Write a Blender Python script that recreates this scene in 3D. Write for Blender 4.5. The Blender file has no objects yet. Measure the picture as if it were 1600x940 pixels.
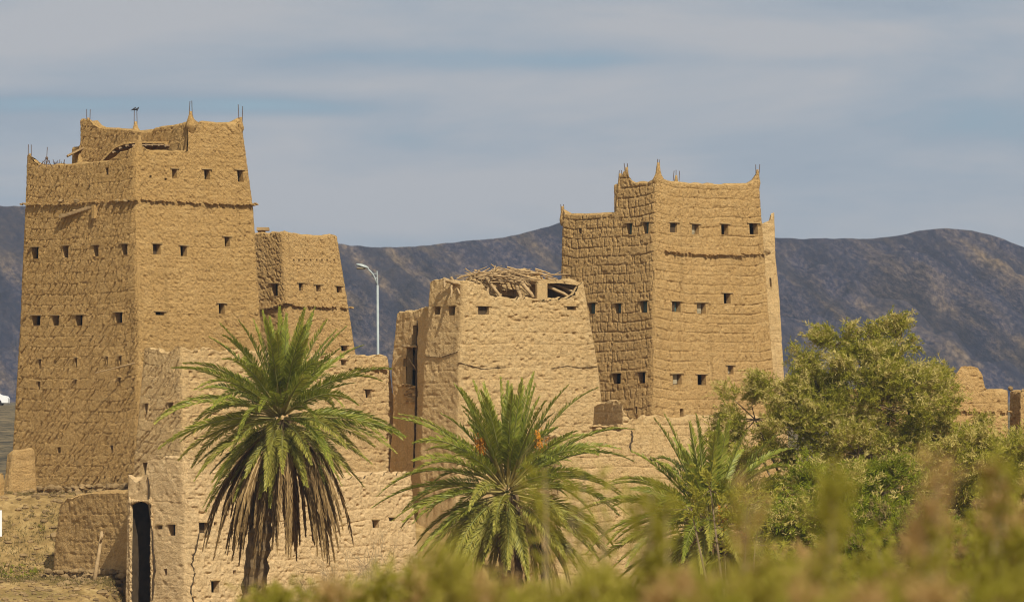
import bpy, math, random
import numpy as np
from mathutils import Vector, Matrix, Euler

# ------------------------------------------------------------------ basics
FP, HY, ZC = 7857.0, 720.0, 6.0          # lens in photo pixels, horizon row, eye height
sc = bpy.context.scene
COL = sc.collection
rng = np.random.default_rng(7)
random.seed(7)
R = math.radians
SUN_EL = R(44)
SUN_H = Vector((0.39, -0.92, 0)).normalized()
TOSUN = Vector((SUN_H.x*math.cos(SUN_EL), SUN_H.y*math.cos(SUN_EL), math.sin(SUN_EL)))

def P(px, py, d):
    return np.array(((px-800)*d/FP, d, ZC+(HY-py)*d/FP))
def Zof(py, d): return ZC+(HY-py)*d/FP
def Xof(px, d): return (px-800)*d/FP

# ------------------------------------------------------------------ noise
def _h(ix, iy, s):
    n = (ix.astype(np.int64)*374761393 + iy.astype(np.int64)*668265263 + s*1442695041) & 0xffffffff
    n = ((n ^ (n >> 13))*1274126177) & 0xffffffff
    n = ((n ^ (n >> 16))*2246822519) & 0xffffffff
    return ((n ^ (n >> 15)) & 0xffffff)/float(0xffffff)
def vn(x, y, s=0):
    x = np.asarray(x, float); y = np.asarray(y, float)
    ix = np.floor(x); iy = np.floor(y)
    fx = x-ix; fy = y-iy
    fx = fx*fx*fx*(fx*(fx*6-15)+10); fy = fy*fy*fy*(fy*(fy*6-15)+10)
    a = _h(ix, iy, s); b = _h(ix+1, iy, s); c = _h(ix, iy+1, s); d = _h(ix+1, iy+1, s)
    return ((a*(1-fx)+b*fx)*(1-fy)+(c*(1-fx)+d*fx)*fy)*2-1
def fbm(x, y, o=4, s=0):
    t = 0; a = 1.0; n = 0
    for k in range(o):
        t = t+a*vn(x*2**k, y*2**k, s+k*17); n += a; a *= .5
    return t/n

# ------------------------------------------------------------------ objects
def link(o, parent=None):
    COL.objects.link(o)
    if parent is not None: o.parent = parent
    return o
def top_loc(p):
    while p.parent is not None: p = p.parent
    return np.array(p.location)
def tag(o, label=None, cat=None, group=None, kind=None):
    if label: o['label'] = label
    if cat: o['category'] = cat
    if group: o['group'] = group
    if kind: o['kind'] = kind
    return o
def thing(name, loc, label, cat, group=None):
    o = bpy.data.objects.new(name, None); o.location = loc
    o.empty_display_size = .3
    link(o); return tag(o, label, cat, group)
def obj(name, V, Fc, mats, parent=None, smooth=False, mi=None, loc=None):
    """V (n,3) world coords, Fc: (m,4)/(m,3) array or list of faces."""
    V = np.asarray(V, float)
    if parent is not None: V = V-top_loc(parent)
    elif loc is not None: V = V-np.asarray(loc, float)
    me = bpy.data.meshes.new(name)
    if isinstance(Fc, np.ndarray):
        m, k = Fc.shape
        me.vertices.add(len(V)); me.vertices.foreach_set('co', V.astype(np.float32).ravel())
        me.loops.add(m*k); me.loops.foreach_set('vertex_index', Fc.astype(np.int32).ravel())
        me.polygons.add(m); me.polygons.foreach_set('loop_start', np.arange(0, m*k, k, dtype=np.int32))
        me.update(calc_edges=True); me.validate()
    else:
        me.from_pydata(V.tolist(), [], Fc); me.update()
    if not isinstance(mats, (list, tuple)): mats = [mats]
    for m_ in mats: me.materials.append(m_)
    if mi is not None and len(mi) == len(me.polygons):
        me.polygons.foreach_set('material_index', np.asarray(mi, np.int32))
    if smooth: me.polygons.foreach_set('use_smooth', np.ones(len(me.polygons), bool))
    o = bpy.data.objects.new(name, me)
    if parent is None and loc is not None: o.location = loc
    return link(o, parent)

class MB:
    def __init__(s): s.v = []; s.f = []; s.m = []
    def box(s, c, ax, h, m=0):
        """centre, three axes (rows), half sizes"""
        c = np.asarray(c, float); ax = np.asarray(ax, float); n = len(s.v)
        for i in (-1, 1):
            for j in (-1, 1):
                for k in (-1, 1):
                    s.v.append(c+ax[0]*h[0]*i+ax[1]*h[1]*j+ax[2]*h[2]*k)
        for f in ((0,1,3,2),(4,6,7,5),(0,4,5,1),(2,3,7,6),(0,2,6,4),(1,5,7,3)):
            s.f.append([n+q for q in f]); s.m.append(m)
        return s
    def tube(s, pts, rad, n=6, m=0, cap=True):
        pts = [np.asarray(p, float) for p in pts]
        if not hasattr(rad, '__len__'): rad = [rad]*len(pts)
        base = len(s.v)
        for i, p in enumerate(pts):
            a = pts[max(i-1, 0)]; b = pts[min(i+1, len(pts)-1)]
            t = b-a; t = t/(np.linalg.norm(t)+1e-9)
            u = np.cross(t, (0, 0, 1.)); 
            if np.linalg.norm(u) < .05: u = np.cross(t, (0, 1., 0))
            u /= np.linalg.norm(u); w = np.cross(t, u)
            for k in range(n):
                an = 2*math.pi*k/n
                s.v.append(p+(u*math.cos(an)+w*math.sin(an))*rad[i])
        for i in range(len(pts)-1):
            for k in range(n):
                a = base+i*n+k; b = base+i*n+(k+1) % n
                s.f.append([a, b, b+n, a+n]); s.m.append(m)
        if cap:
            s.f.append([base+k for k in range(n)][::-1]); s.m.append(m)
            s.f.append([base+(len(pts)-1)*n+k for k in range(n)]); s.m.append(m)
        return s
    def ball(s, c, r, nu=7, nv=5, jit=0, m=0):
        r = np.ones(3)*np.asarray(r, float); base = len(s.v)
        for i in range(nv+1):
            th = math.pi*i/nv
            for k in range(nu):
                ph = 2*math.pi*k/nu
                q = 1+random.uniform(-jit, jit)
                s.v.append(np.asarray(c)+r*q*np.array((math.sin(th)*math.cos(ph), math.sin(th)*math.sin(ph), math.cos(th))))
        for i in range(nv):
            for k in range(nu):
                a = base+i*nu+k; b = base+i*nu+(k+1) % nu
                s.f.append([a, a+nu, b+nu, b]); s.m.append(m)
        return s
    def add(s, V, Fc, m=0):
        n = len(s.v); s.v.extend(list(V))
        for f in Fc: s.f.append([n+q for q in f]); s.m.append(m)
    def build(s, name, mats, parent=None, smooth=False, loc=None):
        return obj(name, np.array(s.v), s.f, mats, parent, smooth, s.m, loc)

# ------------------------------------------------------------------ materials
def newmat(name):
    m = bpy.data.materials.new(name); m.use_nodes = True
    nt = m.node_tree; nt.nodes.clear()
    out = nt.nodes.new('ShaderNodeOutputMaterial')
    return m, nt, out
def N(nt, t, **kw):
    n = nt.nodes.new(t)
    for k, v in kw.items():
        if hasattr(n, k): setattr(n, k, v)
        else: n.inputs[k.replace('_', ' ')].default_value = v
    return n
def L(nt, a, b): nt.links.new(a, b)
def noise(nt, co, scale, det=4, rough=.55, dist=0):
    n = nt.nodes.new('ShaderNodeTexNoise'); n.inputs['Scale'].default_value = scale
    n.inputs['Detail'].default_value = det; n.inputs['Roughness'].default_value = rough
    n.inputs['Distortion'].default_value = dist
    if co is not None: L(nt, co, n.inputs['Vector'])
    return n.outputs['Fac']
def ramp(nt, fac, stops):
    r = nt.nodes.new('ShaderNodeValToRGB'); e = r.color_ramp.elements
    while len(e) < len(stops): e.new(.5)
    for i, (p, c) in enumerate(stops):
        e[i].position = p; e[i].color = (*c, 1) if len(c) == 3 else c
    L(nt, fac, r.inputs['Fac']); return r.outputs['Color']
def mixc(nt, fac, a, b, mode='MIX'):
    m = nt.nodes.new('ShaderNodeMix'); m.data_type = 'RGBA'; m.blend_type = mode
    for idx, val in ((0, fac), (6, a), (7, b)):
        if hasattr(val, 'is_output'): L(nt, val, m.inputs[idx])
        else: m.inputs[idx].default_value = val if idx == 0 else (*val, 1)
    return m.outputs[2]
def mapping(nt, co, scale=(1, 1, 1), rot=(0, 0, 0), loc=(0, 0, 0)):
    m = nt.nodes.new('ShaderNodeMapping'); L(nt, co, m.inputs['Vector'])
    m.inputs['Scale'].default_value = scale; m.inputs['Rotation'].default_value = rot; m.inputs['Location'].default_value = loc
    return m.outputs['Vector']
def g(v): return ((1, 1, 1), (0, 0, 0))[0] if v else (0, 0, 0)

def mud(name, ca, cb, cc, bump=.5):
    """sun dried mud plaster: two broad tones, straw flecks, grit"""
    m, nt, out = newmat(name)
    b = N(nt, 'ShaderNodeBsdfPrincipled'); b.inputs['Roughness'].default_value = .95
    b.inputs['Specular IOR Level'].default_value = .08
    co = nt.nodes.new('ShaderNodeTexCoord').outputs['Object']
    n1 = noise(nt, co, .35, 5, .6)
    n2 = noise(nt, mapping(nt, co, (1, 1, 1.6)), 2.2, 6, .65)
    n3 = noise(nt, co, 11, 4, .7)
    c = mixc(nt, ramp(nt, n1, [(.35, (0, 0, 0)), (.65, (1, 1, 1))]), ca, cb)
    c = mixc(nt, ramp(nt, n2, [(.48, (0, 0, 0)), (.78, (.8, .8, .8))]), c, cc)
    f = ramp(nt, n3, [(.25, (.62, .6, .58)), (.5, (.95, .95, .95)), (.75, (1.22, 1.22, 1.2))])
    c = mixc(nt, .75, c, f, 'MULTIPLY')
    # rain streaks: thin vertical stains
    st = noise(nt, mapping(nt, co, (2.6, 2.6, .16)), 1.0, 4, .6)
    c = mixc(nt, ramp(nt, st, [(.56, (0, 0, 0)), (.74, (.5, .5, .5))]), c, tuple(x*.66 for x in ca))
    L(nt, c, b.inputs['Base Color'])
    bp = N(nt, 'ShaderNodeBump'); bp.inputs['Strength'].default_value = min(1, bump*1.5); bp.inputs['Distance'].default_value = .09
    h = nt.nodes.new('ShaderNodeMath'); h.operation = 'ADD'
    L(nt, noise(nt, co, 9, 5, .75), h.inputs[0]); L(nt, noise(nt, co, 22, 3, .6), h.inputs[1])
    L(nt, h.outputs[0], bp.inputs['Height']); L(nt, bp.outputs[0], b.inputs['Normal'])
    L(nt, b.outputs[0], out.inputs[0]); return m

def plain(name, ca, cb, scale=6, rough=.8, bump=.2, bscale=20, metal=0, stretch=(1, 1, 1), spec=.2):
    m, nt, out = newmat(name)
    b = N(nt, 'ShaderNodeBsdfPrincipled'); b.inputs['Roughness'].default_value = rough
    b.inputs['Metallic'].default_value = metal; b.inputs['Specular IOR Level'].default_value = spec
    co = mapping(nt, nt.nodes.new('ShaderNodeTexCoord').outputs['Object'], stretch)
    L(nt, mixc(nt, ramp(nt, noise(nt, co, scale, 4), [(.3, (0, 0, 0)), (.7, (1, 1, 1))]), ca, cb), b.inputs['Base Color'])
    if bump:
        bp = N(nt, 'ShaderNodeBump'); bp.inputs['Strength'].default_value = bump; bp.inputs['Distance'].default_value = .03
        L(nt, noise(nt, co, bscale, 4), bp.inputs['Height']); L(nt, bp.outputs[0], b.inputs['Normal'])
    L(nt, b.outputs[0], out.inputs[0]); return m

def leaf(name, stops, trans=.3, rough=.55, clump=1.2, spec=.25):
    m, nt, out = newmat(name)
    ge = nt.nodes.new('ShaderNodeNewGeometry'); oi = nt.nodes.new('ShaderNodeObjectInfo')
    co = nt.nodes.new('ShaderNodeTexCoord').outputs['Object']
    a = nt.nodes.new('ShaderNodeMath'); a.operation = 'MULTIPLY_ADD'
    L(nt, ge.outputs['Random Per Island'], a.inputs[0]); a.inputs[1].default_value = .45
    cl = nt.nodes.new('ShaderNodeMath'); cl.operation = 'MULTIPLY'; cl.inputs[1].default_value = .55
    L(nt, noise(nt, co, clump, 3), cl.inputs[0]); L(nt, cl.outputs[0], a.inputs[2])
    a2 = nt.nodes.new('ShaderNodeMath'); a2.operation = 'MULTIPLY_ADD'
    L(nt, oi.outputs['Random'], a2.inputs[0]); a2.inputs[1].default_value = .2
    L(nt, a.outputs[0], a2.inputs[2])
    c = ramp(nt, a2.outputs[0], stops)
    b = N(nt, 'ShaderNodeBsdfPrincipled'); b.inputs['Roughness'].default_value = rough
    b.inputs['Specular IOR Level'].default_value = spec
    L(nt, c, b.inputs['Base Color'])
    t = nt.nodes.new('ShaderNodeBsdfTranslucent'); L(nt, c, t.inputs['Color'])
    mx = nt.nodes.new('ShaderNodeMixShader'); mx.inputs[0].default_value = trans
    L(nt, b.outputs[0], mx.inputs[1]); L(nt, t.outputs[0], mx.inputs[2]); L(nt, mx.outputs[0], out.inputs[0])
    return m

M = {}
M['mud_brown'] = mud('mud_brown', (.442, .278, .105), (.487, .311, .123), (.562, .381, .168), .55)
M['mud_tower'] = mud('mud_tower', (.472, .301, .121), (.517, .336, .141), (.587, .406, .19), .55)
M['mud_pale'] = mud('mud_pale', (.538, .367, .172), (.583, .407, .198), (.638, .472, .252), .5)
M['mud_cream'] = mud('mud_cream', (.565, .395, .205), (.61, .435, .23), (.66, .495, .285), .4)
M['hollow_shade'] = plain('hollow_shade', (.05, .033, .018), (.09, .06, .03), 3)  # near-black colour stands for the shade inside rooms and cracks
M['stone'] = plain('stone', (.15, .10, .045), (.36, .245, .115), 1.6, .9, .5, 9)
M['wood'] = plain('wood', (.26, .17, .09), (.42, .30, .17), 5, .85, .4, 12, stretch=(1, 1, .3))
M['wood_grey'] = plain('wood_grey', (.27, .18, .085), (.47, .33, .175), 5, .85, .4, 12)
M['teal'] = plain('teal', (.05, .10, .095), (.11, .155, .13), 5, .7, .2)
M['lintel_wood'] = plain('lintel_wood', (.30, .20, .085), (.42, .30, .14), 5, .85, .3, 12)
M['pale_shutter'] = plain('pale_shutter', (.30, .26, .17), (.42, .36, .24), 5, .7, .2)
M['rust'] = plain('rust', (.09, .06, .05), (.16, .11, .08), 8, .8, 0)
M['steel'] = plain('steel', (.30, .345, .35), (.38, .42, .42), 3, .45, 0, metal=0, spec=.5)
M['lamp_glass'] = plain('lamp_glass', (.25, .20, .14), (.33, .28, .2), 3, .3, 0)
M['bird'] = plain('bird', (.03, .035, .045), (.06, .06, .07), 12, .6, 0)
M['white_paint'] = plain('white_paint', (.75, .76, .78), (.82, .83, .84), 2, .4, 0)
M['tyre'] = plain('tyre', (.02, .02, .02), (.03, .03, .03), 5, .8, 0)
M['auto_glass'] = plain('auto_glass', (.02, .025, .03), (.03, .035, .04), 3, .1, 0, spec=.5)
M['dates'] = plain('dates', (.50, .17, .012), (.62, .28, .03), 6, .5, 0)
M['rachis'] = plain('rachis', (.22, .20, .055), (.46, .36, .13), .9, .6, 0)
M['midrib'] = plain('midrib', (.14, .16, .03), (.25, .24, .07), .9, .6, 0)
M['dead_rachis'] = plain('dead_rachis', (.33, .22, .10), (.46, .32, .16), 1.5, .8, 0)
M['palm_trunk'] = plain('palm_trunk', (.07, .045, .022), (.22, .15, .075), 3, .95, .8, 8)
M['bark'] = plain('bark', (.12, .085, .05), (.25, .185, .11), 4, .95, .5, 14)
M['twig'] = plain('twig', (.30, .22, .12), (.48, .37, .22), 3, .9, 0)
M['palm_green'] = leaf('palm_green', [(.2, (.11, .145, .014)), (.5, (.25, .285, .030)), (.8, (.39, .39, .055)), (1, (.54, .48, .12))], .38, .45, .5, .4)
M['palm_olive'] = leaf('palm_olive', [(.2, (.15, .155, .018)), (.5, (.32, .31, .045)), (.8, (.48, .43, .095)), (1, (.60, .51, .17))], .36, .45, .5, .4)
M['palm_dead'] = leaf('palm_dead', [(.15, (.06, .035, .013)), (.5, (.20, .125, .048)), (.9, (.40, .27, .12))], .15, .8, .8, .1)
M['tam_green'] = leaf('tam_green', [(.1, (.09, .105, .008)), (.4, (.25, .255, .024)), (.65, (.39, .36, .050)), (.95, (.55, .47, .11))], .38, .7, .9, .1)
M['tam_pale'] = leaf('tam_pale', [(.1, (.30, .25, .05)), (.5, (.48, .40, .11)), (.95, (.62, .52, .20))], .3, .8, .9, .1)
M['shrub_green'] = leaf('shrub_green', [(.1, (.06, .085, .006)), (.45, (.18, .22, .014)), (.75, (.31, .33, .025)), (1, (.43, .40, .06))], .38, .6, .8, .15)
M['near_green'] = leaf('near_green', [(.1, (.17, .175, .014)), (.45, (.30, .285, .035)), (.75, (.42, .37, .065)), (1, (.54, .45, .13))], .4, .7, 3, .1)
M['plume'] = leaf('plume', [(.1, (.30, .19, .07)), (.5, (.46, .31, .12)), (.95, (.60, .42, .19))], .3, .9, 3, .05)
M['olive_dry'] = leaf('olive_dry', [(.1, (.09, .075, .025)), (.5, (.18, .14, .05)), (.95, (.30, .23, .09))], .3, .9, 3, .05)

def mountain_mat():
    m, nt, out = newmat('mountain_rock')
    b = N(nt, 'ShaderNodeBsdfPrincipled'); b.inputs['Roughness'].default_value = .9; b.inputs['Specular IOR Level'].default_value = .1
    co = nt.nodes.new('ShaderNodeTexCoord').outputs['Object']
    pl = mapping(nt, mapping(nt, co, (1, 0, 1), (0, R(-38), 0)), (.72, 1, 1.1))
    rock = noise(nt, pl, .75, 8, .8, 0)
    patch = noise(nt, mapping(nt, mapping(nt, co, (1, 0, 1), (0, R(-40), 0)), (.5, 1, 1.3)), .045, 5, .65, .8)
    vor = nt.nodes.new('ShaderNodeTexVoronoi'); vor.inputs['Scale'].default_value = .5; vor.inputs['Randomness'].default_value = 1
    L(nt, pl, vor.inputs['Vector'])
    dark = ramp(nt, rock, [(.40, (.013, .016, .038)), (.5, (.050, .048, .080)), (.60, (.15, .118, .115))])
    tan = ramp(nt, rock, [(.40, (.060, .046, .042)), (.52, (.19, .135, .085)), (.62, (.31, .225, .14))])
    fac = ramp(nt, patch, [(.44, (0, 0, 0)), (.52, (.4, .4, .4)), (.60, (.95, .95, .95))])
    c = mixc(nt, fac, dark, tan)
    shade = noise(nt, mapping(nt, mapping(nt, co, (1, 0, 1), (0, R(-44), 0), (31, 0, 12)), (.28, 1, 1.6)), .075, 5, .6, .5)
    c = mixc(nt, ramp(nt, shade, [(.44, (.75, .75, .75)), (.56, (0, 0, 0))]), c, (.022, .024, .045))  # dark blue varnish streaks, also painting gully shade into the colour
    c = mixc(nt, ramp(nt, vor.outputs['Distance'], [(.0, (.55, .55, .55)), (.45, (0, 0, 0))]), c, (.026, .024, .034))
    L(nt, c, b.inputs['Base Color'])
    bp = N(nt, 'ShaderNodeBump'); bp.inputs['Strength'].default_value = .9; bp.inputs['Distance'].default_value = 1.2
    L(nt, rock, bp.inputs['Height']); L(nt, bp.outputs[0], b.inputs['Normal'])
    L(nt, b.outputs[0], out.inputs[0]); return m
M['mountain'] = mountain_mat()

def ground_mat():
    m, nt, out = newmat('dry_ground')
    b = N(nt, 'ShaderNodeBsdfPrincipled'); b.inputs['Roughness'].default_value = .95; b.inputs['Specular IOR Level'].default_value = .05
    co = nt.nodes.new('ShaderNodeTexCoord').outputs['Object']
    c = ramp(nt, noise(nt, co, 1.3, 7, .7), [(.3, (.12, .078, .028)), (.5, (.30, .20, .078)), (.72, (.50, .355, .16))])
    gr = noise(nt, co, .35, 4, .6)
    c = mixc(nt, ramp(nt, gr, [(.48, (0, 0, 0)), (.66, (.7, .7, .7))]), c, (.15, .12, .035))
    sp_ = nt.nodes.new('ShaderNodeSeparateXYZ'); L(nt, co, sp_.inputs[0])
    mr = nt.nodes.new('ShaderNodeMapRange'); mr.inputs['From Min'].default_value = 236; mr.inputs['From Max'].default_value = 275; L(nt, sp_.outputs[1], mr.inputs['Value'])
    far = ramp(nt, noise(nt, co, .6, 6, .7), [(.38, (.045, .042, .035)), (.5, (.12, .10, .065)), (.62, (.22, .17, .10))])
    c = mixc(nt, mr.outputs[0], c, far)
    L(nt, c, b.inputs['Base Color'])
    bp = N(nt, 'ShaderNodeBump'); bp.inputs['Strength'].default_value = .8; bp.inputs['Distance'].default_value = .15
    L(nt, noise(nt, co, 3.5, 5, .7), bp.inputs['Height']); L(nt, bp.outputs[0], b.inputs['Normal'])
    L(nt, b.outputs[0], out.inputs[0]); return m
M['ground'] = ground_mat()

# ------------------------------------------------------------------ terrain
def sm(a, b, x):
    t = np.clip((x-a)/(b-a), 0, 1); return t*t*(3-2*t)
def gz(x, y):
    x = np.asarray(x, float); y = np.asarray(y, float)
    z = ZC-1.75+0*x
    z = z-4.9*sm(8, 75, y)
    e = 1-sm(-16.4, -14.8, x)                       # the open slope below the tall tower
    z = z+(1.75*sm(192, 201, y)+3.45*sm(207.5, 215, y))*e+(5.2*sm(205, 222, y))*(1-e)
    z = z+6.0*sm(235, 420, y)+9.5*sm(420, 1300, y)
    z = z+.22*fbm(x*.35, y*.35, 4, 3)*sm(2, 20, y)+.10*fbm(x*1.4, y*1.4, 3, 9)*sm(185, 195, y)*(1-sm(300, 400, y))
    return z
def grid_obj(name, xs, ys, hf, mat, smooth=True):
    X, Y = np.meshgrid(xs, ys); Z = hf(X, Y)
    V = np.stack([X.ravel(), Y.ravel(), Z.ravel()], 1)
    ny, nx = X.shape; i = np.arange(ny-1)[:, None]*nx+np.arange(nx-1)[None]
    Fc = np.stack([i, i+1, i+nx+1, i+nx], -1).reshape(-1, 4)
    return obj(name, V, Fc, mat, smooth=smooth)
def spaced(segs):
    out = []
    for a, b, s in segs: out.append(np.arange(a, b, s))
    out.append(np.array([segs[-1][1]])); return np.concatenate(out)
gx = spaced([(-3000, -400, 100), (-400, -40, 12), (-40, -12, .25), (-12, 40, .8), (40, 400, 12), (400, 3000, 100)])
gy = spaced([(-400, 0, 20), (0, 186, 2.5), (186, 225, .25), (225, 300, 3), (300, 1200, 25), (1200, 5000, 150)])
tag(grid_obj('ground', gx, gy, gz, M['ground']), 'dry sandy ground sloping down from the foot of the towers', None, None, 'structure')

RPX = np.array([-2600, -1500, -700, -250, 0, 45, 130, 260, 400, 480, 535, 580, 622, 650, 700, 745, 800, 840, 872, 915, 960, 1040, 1130, 1215, 1290, 1380, 1405, 1432, 1458, 1482, 1512, 1545, 1575, 1600, 1700, 1900, 2400, 3300, 4200.])
RPY = np.array([420, 380, 330, 312, 320, 322, 338, 362, 374, 379, 380, 385, 386, 383, 378, 376, 369, 360, 350, 338, 332, 342, 360, 372, 374, 374, 368, 361, 358.5, 356, 358.5, 366, 376, 387, 420, 455, 440, 400, 430.])
DR = 1500.0
def mountain_h(X, Y):
    px = 800+X/Y*FP
    rp = np.interp(px, RPX, RPY)
    for k in (-14, 14): rp = rp+np.interp(px+k, RPX, RPY)
    rp /= 3
    ridge = ZC+(HY-rp)*DR/FP+.6*fbm(X*.11, X*0, 4, 77)
    foot = 14.0
    dd = DR+18*fbm(X*.01, X*0+3, 2, 41)
    s = np.clip((Y-1310)/(dd-1310), 0, None)
    up = np.where(s < 1, s**1.12, 1-(s-1)*.9)
    gully = np.abs(vn((X+Y*.55)*.034, Y*.008, 5))*1.15+.55*np.abs(vn((X+Y*.25)*.075, Y*.02, 15))+.3*vn(X*.12, Y*.09, 25)
    amp = 13.0*np.clip(s*2.2, 0, 1)*np.clip((1-s)*3.2, 0.0, 1)
    z = foot+(ridge-foot)*up+(gully-.75)*amp
    z = z+.5*fbm(X*.35, Y*.3, 3, 52)*np.clip(s*3, 0, 1)*np.clip((1.02-s)*8, .25, 1)
    return np.where(Y < 1312, foot-4, z)
mx = spaced([(-900, -230, 8), (-230, 230, 1.1), (230, 900, 8)])
my = spaced([(1308, 1516, 1.2), (1516, 1760, 8)])
tag(grid_obj('mountain', mx, my, mountain_h, M['mountain']), 'dark stony mountain ridge behind the mud towers', None, None, 'structure')

# ------------------------------------------------------------------ mud wall relief
def relief(style, a, z, edge, seed):
    """outward displacement (m) at arc length a and height z; edge = distance to the nearest corner"""
    o = seed*13.7
    if style == 'smooth':
        h = .05*fbm(a*.7+o, z*.7, 4, seed)+.035*fbm(a*4.5+o, z*4.5, 4, seed+5)-.07*np.clip(vn(a*4+o, z*6, seed+6)-.5, 0, 1)
        zz = z+.08*vn(a*.5+o, z*.4, seed); ch = .55; f = zz/ch-np.floor(zz/ch)
        h = h-.018*np.exp(-(np.minimum(f, 1-f)*ch/.045)**2)*np.clip(vn(a*.8+o, np.floor(zz/ch)*3.1, seed+8)*1.5+.3, 0, 1)
        return h
    if style == 'ripple':
        ch, bulge, ck = .48, .006, .13
    elif style == 'lumpy':
        ch, bulge, ck = .50, .006, .03
    elif style == 'blocks':
        ch, bulge, ck = .44, .008, .12
    elif style == 'rough':
        ch, bulge, ck = .50, .006, .08
    rise = {'blocks': .16, 'rough': .05}.get(style, .14)
    zz = z-rise*np.exp(-(edge/.8)**2)+.07*vn(a*.45+o, z*.3, seed)+.03*vn(a*2.1+o, z*.9, seed+1)
    k = np.floor(zz/ch); f = zz/ch-k
    dj = np.minimum(f, 1-f)*ch
    gate = np.clip(vn(a*.9+o, k*5.3, seed+3)*1.2+.65, .1, 1)
    h = bulge*(np.sqrt(np.clip(1-(2*f-1)**2, 0, 1))-.6)
    gd = {'ripple': .022, 'lumpy': .016, 'blocks': .055, 'rough': .035}[style]
    h = h-gd*np.exp(-(dj/.025)**2)*gate
    h = h+.010*(_h(k, k*0+7, seed)-.5)+.045*fbm(a*.35+o, z*.3, 3, seed+11)
    if ck:
        bw = {'ripple': .27, 'blocks': .37, 'lumpy': .5, 'rough': .6}[style]
        x = (a-(.34*f if style == 'ripple' else 0))/bw+_h(k, k*0, seed)*9+.18*vn(a*1.5+o, z*3.2, seed+21)+.09*vn(a*6+o, z*9, seed+22)
        ci = np.floor(x); dmin = np.full_like(x, 9.)
        st = np.zeros_like(x)
        for q in (-1, 0, 1):
            cx = ci+q+.5+.42*(2*_h(ci+q, k, seed+31)-1)
            d = np.abs(x-cx)*bw
            w = _h(ci+q, k, seed+37)
            st = np.where(d < dmin, w, st); dmin = np.minimum(d, dmin)
        h = h-ck*np.exp(-(dmin/(.030 if style == 'ripple' else .021))**2)*np.clip(st*1.8-.35, 0, 1)*(.45+.55*np.sin(np.pi*np.clip(f, .02, .98)))
        h = h+(.014 if style == 'blocks' else .008)*(_h(np.floor(x+.5), k, seed+51)-.5)
    if style == 'ripple':
        aa = a-.30*f+.05*vn(a*2+o, z*2, seed+6)
        rr = vn(aa*5.2+_h(k, k*0+2, seed)*31, k*3.7+f*.55, seed+61)
        r2 = vn(aa*9.5+o, k*2.1+f*.9, seed+62)
        h = h+.014*rr*np.sin(np.pi*np.clip(f, 0, 1))+.008*r2
        h = h+.026*fbm(a*9+o, z*9, 4, seed+63)
    if style == 'lumpy':
        aa = a+.35*f
        h = h+.022*np.abs(vn(aa*8+o, z*7+k*.7, seed+71))-.10*np.clip(vn(aa*11+o, z*5.5, seed+72)-.35, 0, 1)
        h = h+.030*fbm(a*11+o, z*11, 3, seed+73)
    if style == 'blocks':
        h = h+.026*fbm(a*9+o, z*9, 4, seed+81)-.07*np.clip(vn(a*8+o, z*6, seed+82)-.4, 0, 1)
    if style == 'rough':
        h = h+.042*fbm(a*7.5+o, z*7.5, 5, seed+91)-.16*np.clip(vn(a*4.6+o, z*8.4, seed+92)-.45, 0, 1)
    return h

# ------------------------------------------------------------------ lofted mud buildings
def plan(xF, xL, xR, d, a, b=None):
    a = R(a); b = R(90)-a if b is None else R(b)
    Fx = Xof(xF, d); F_ = np.array((Fx, d))
    k = (xL-800)/FP; w = (Fx-k*d)/(k*math.sin(a)+math.cos(a))
    L_ = F_+w*np.array((-math.cos(a), math.sin(a)))
    k = (xR-800)/FP; w = (k*d-Fx)/(math.cos(b)-k*math.sin(b))
    R_ = F_+w*np.array((math.cos(b), math.sin(b)))
    return [L_, F_, R_, L_+R_-F_]

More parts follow.
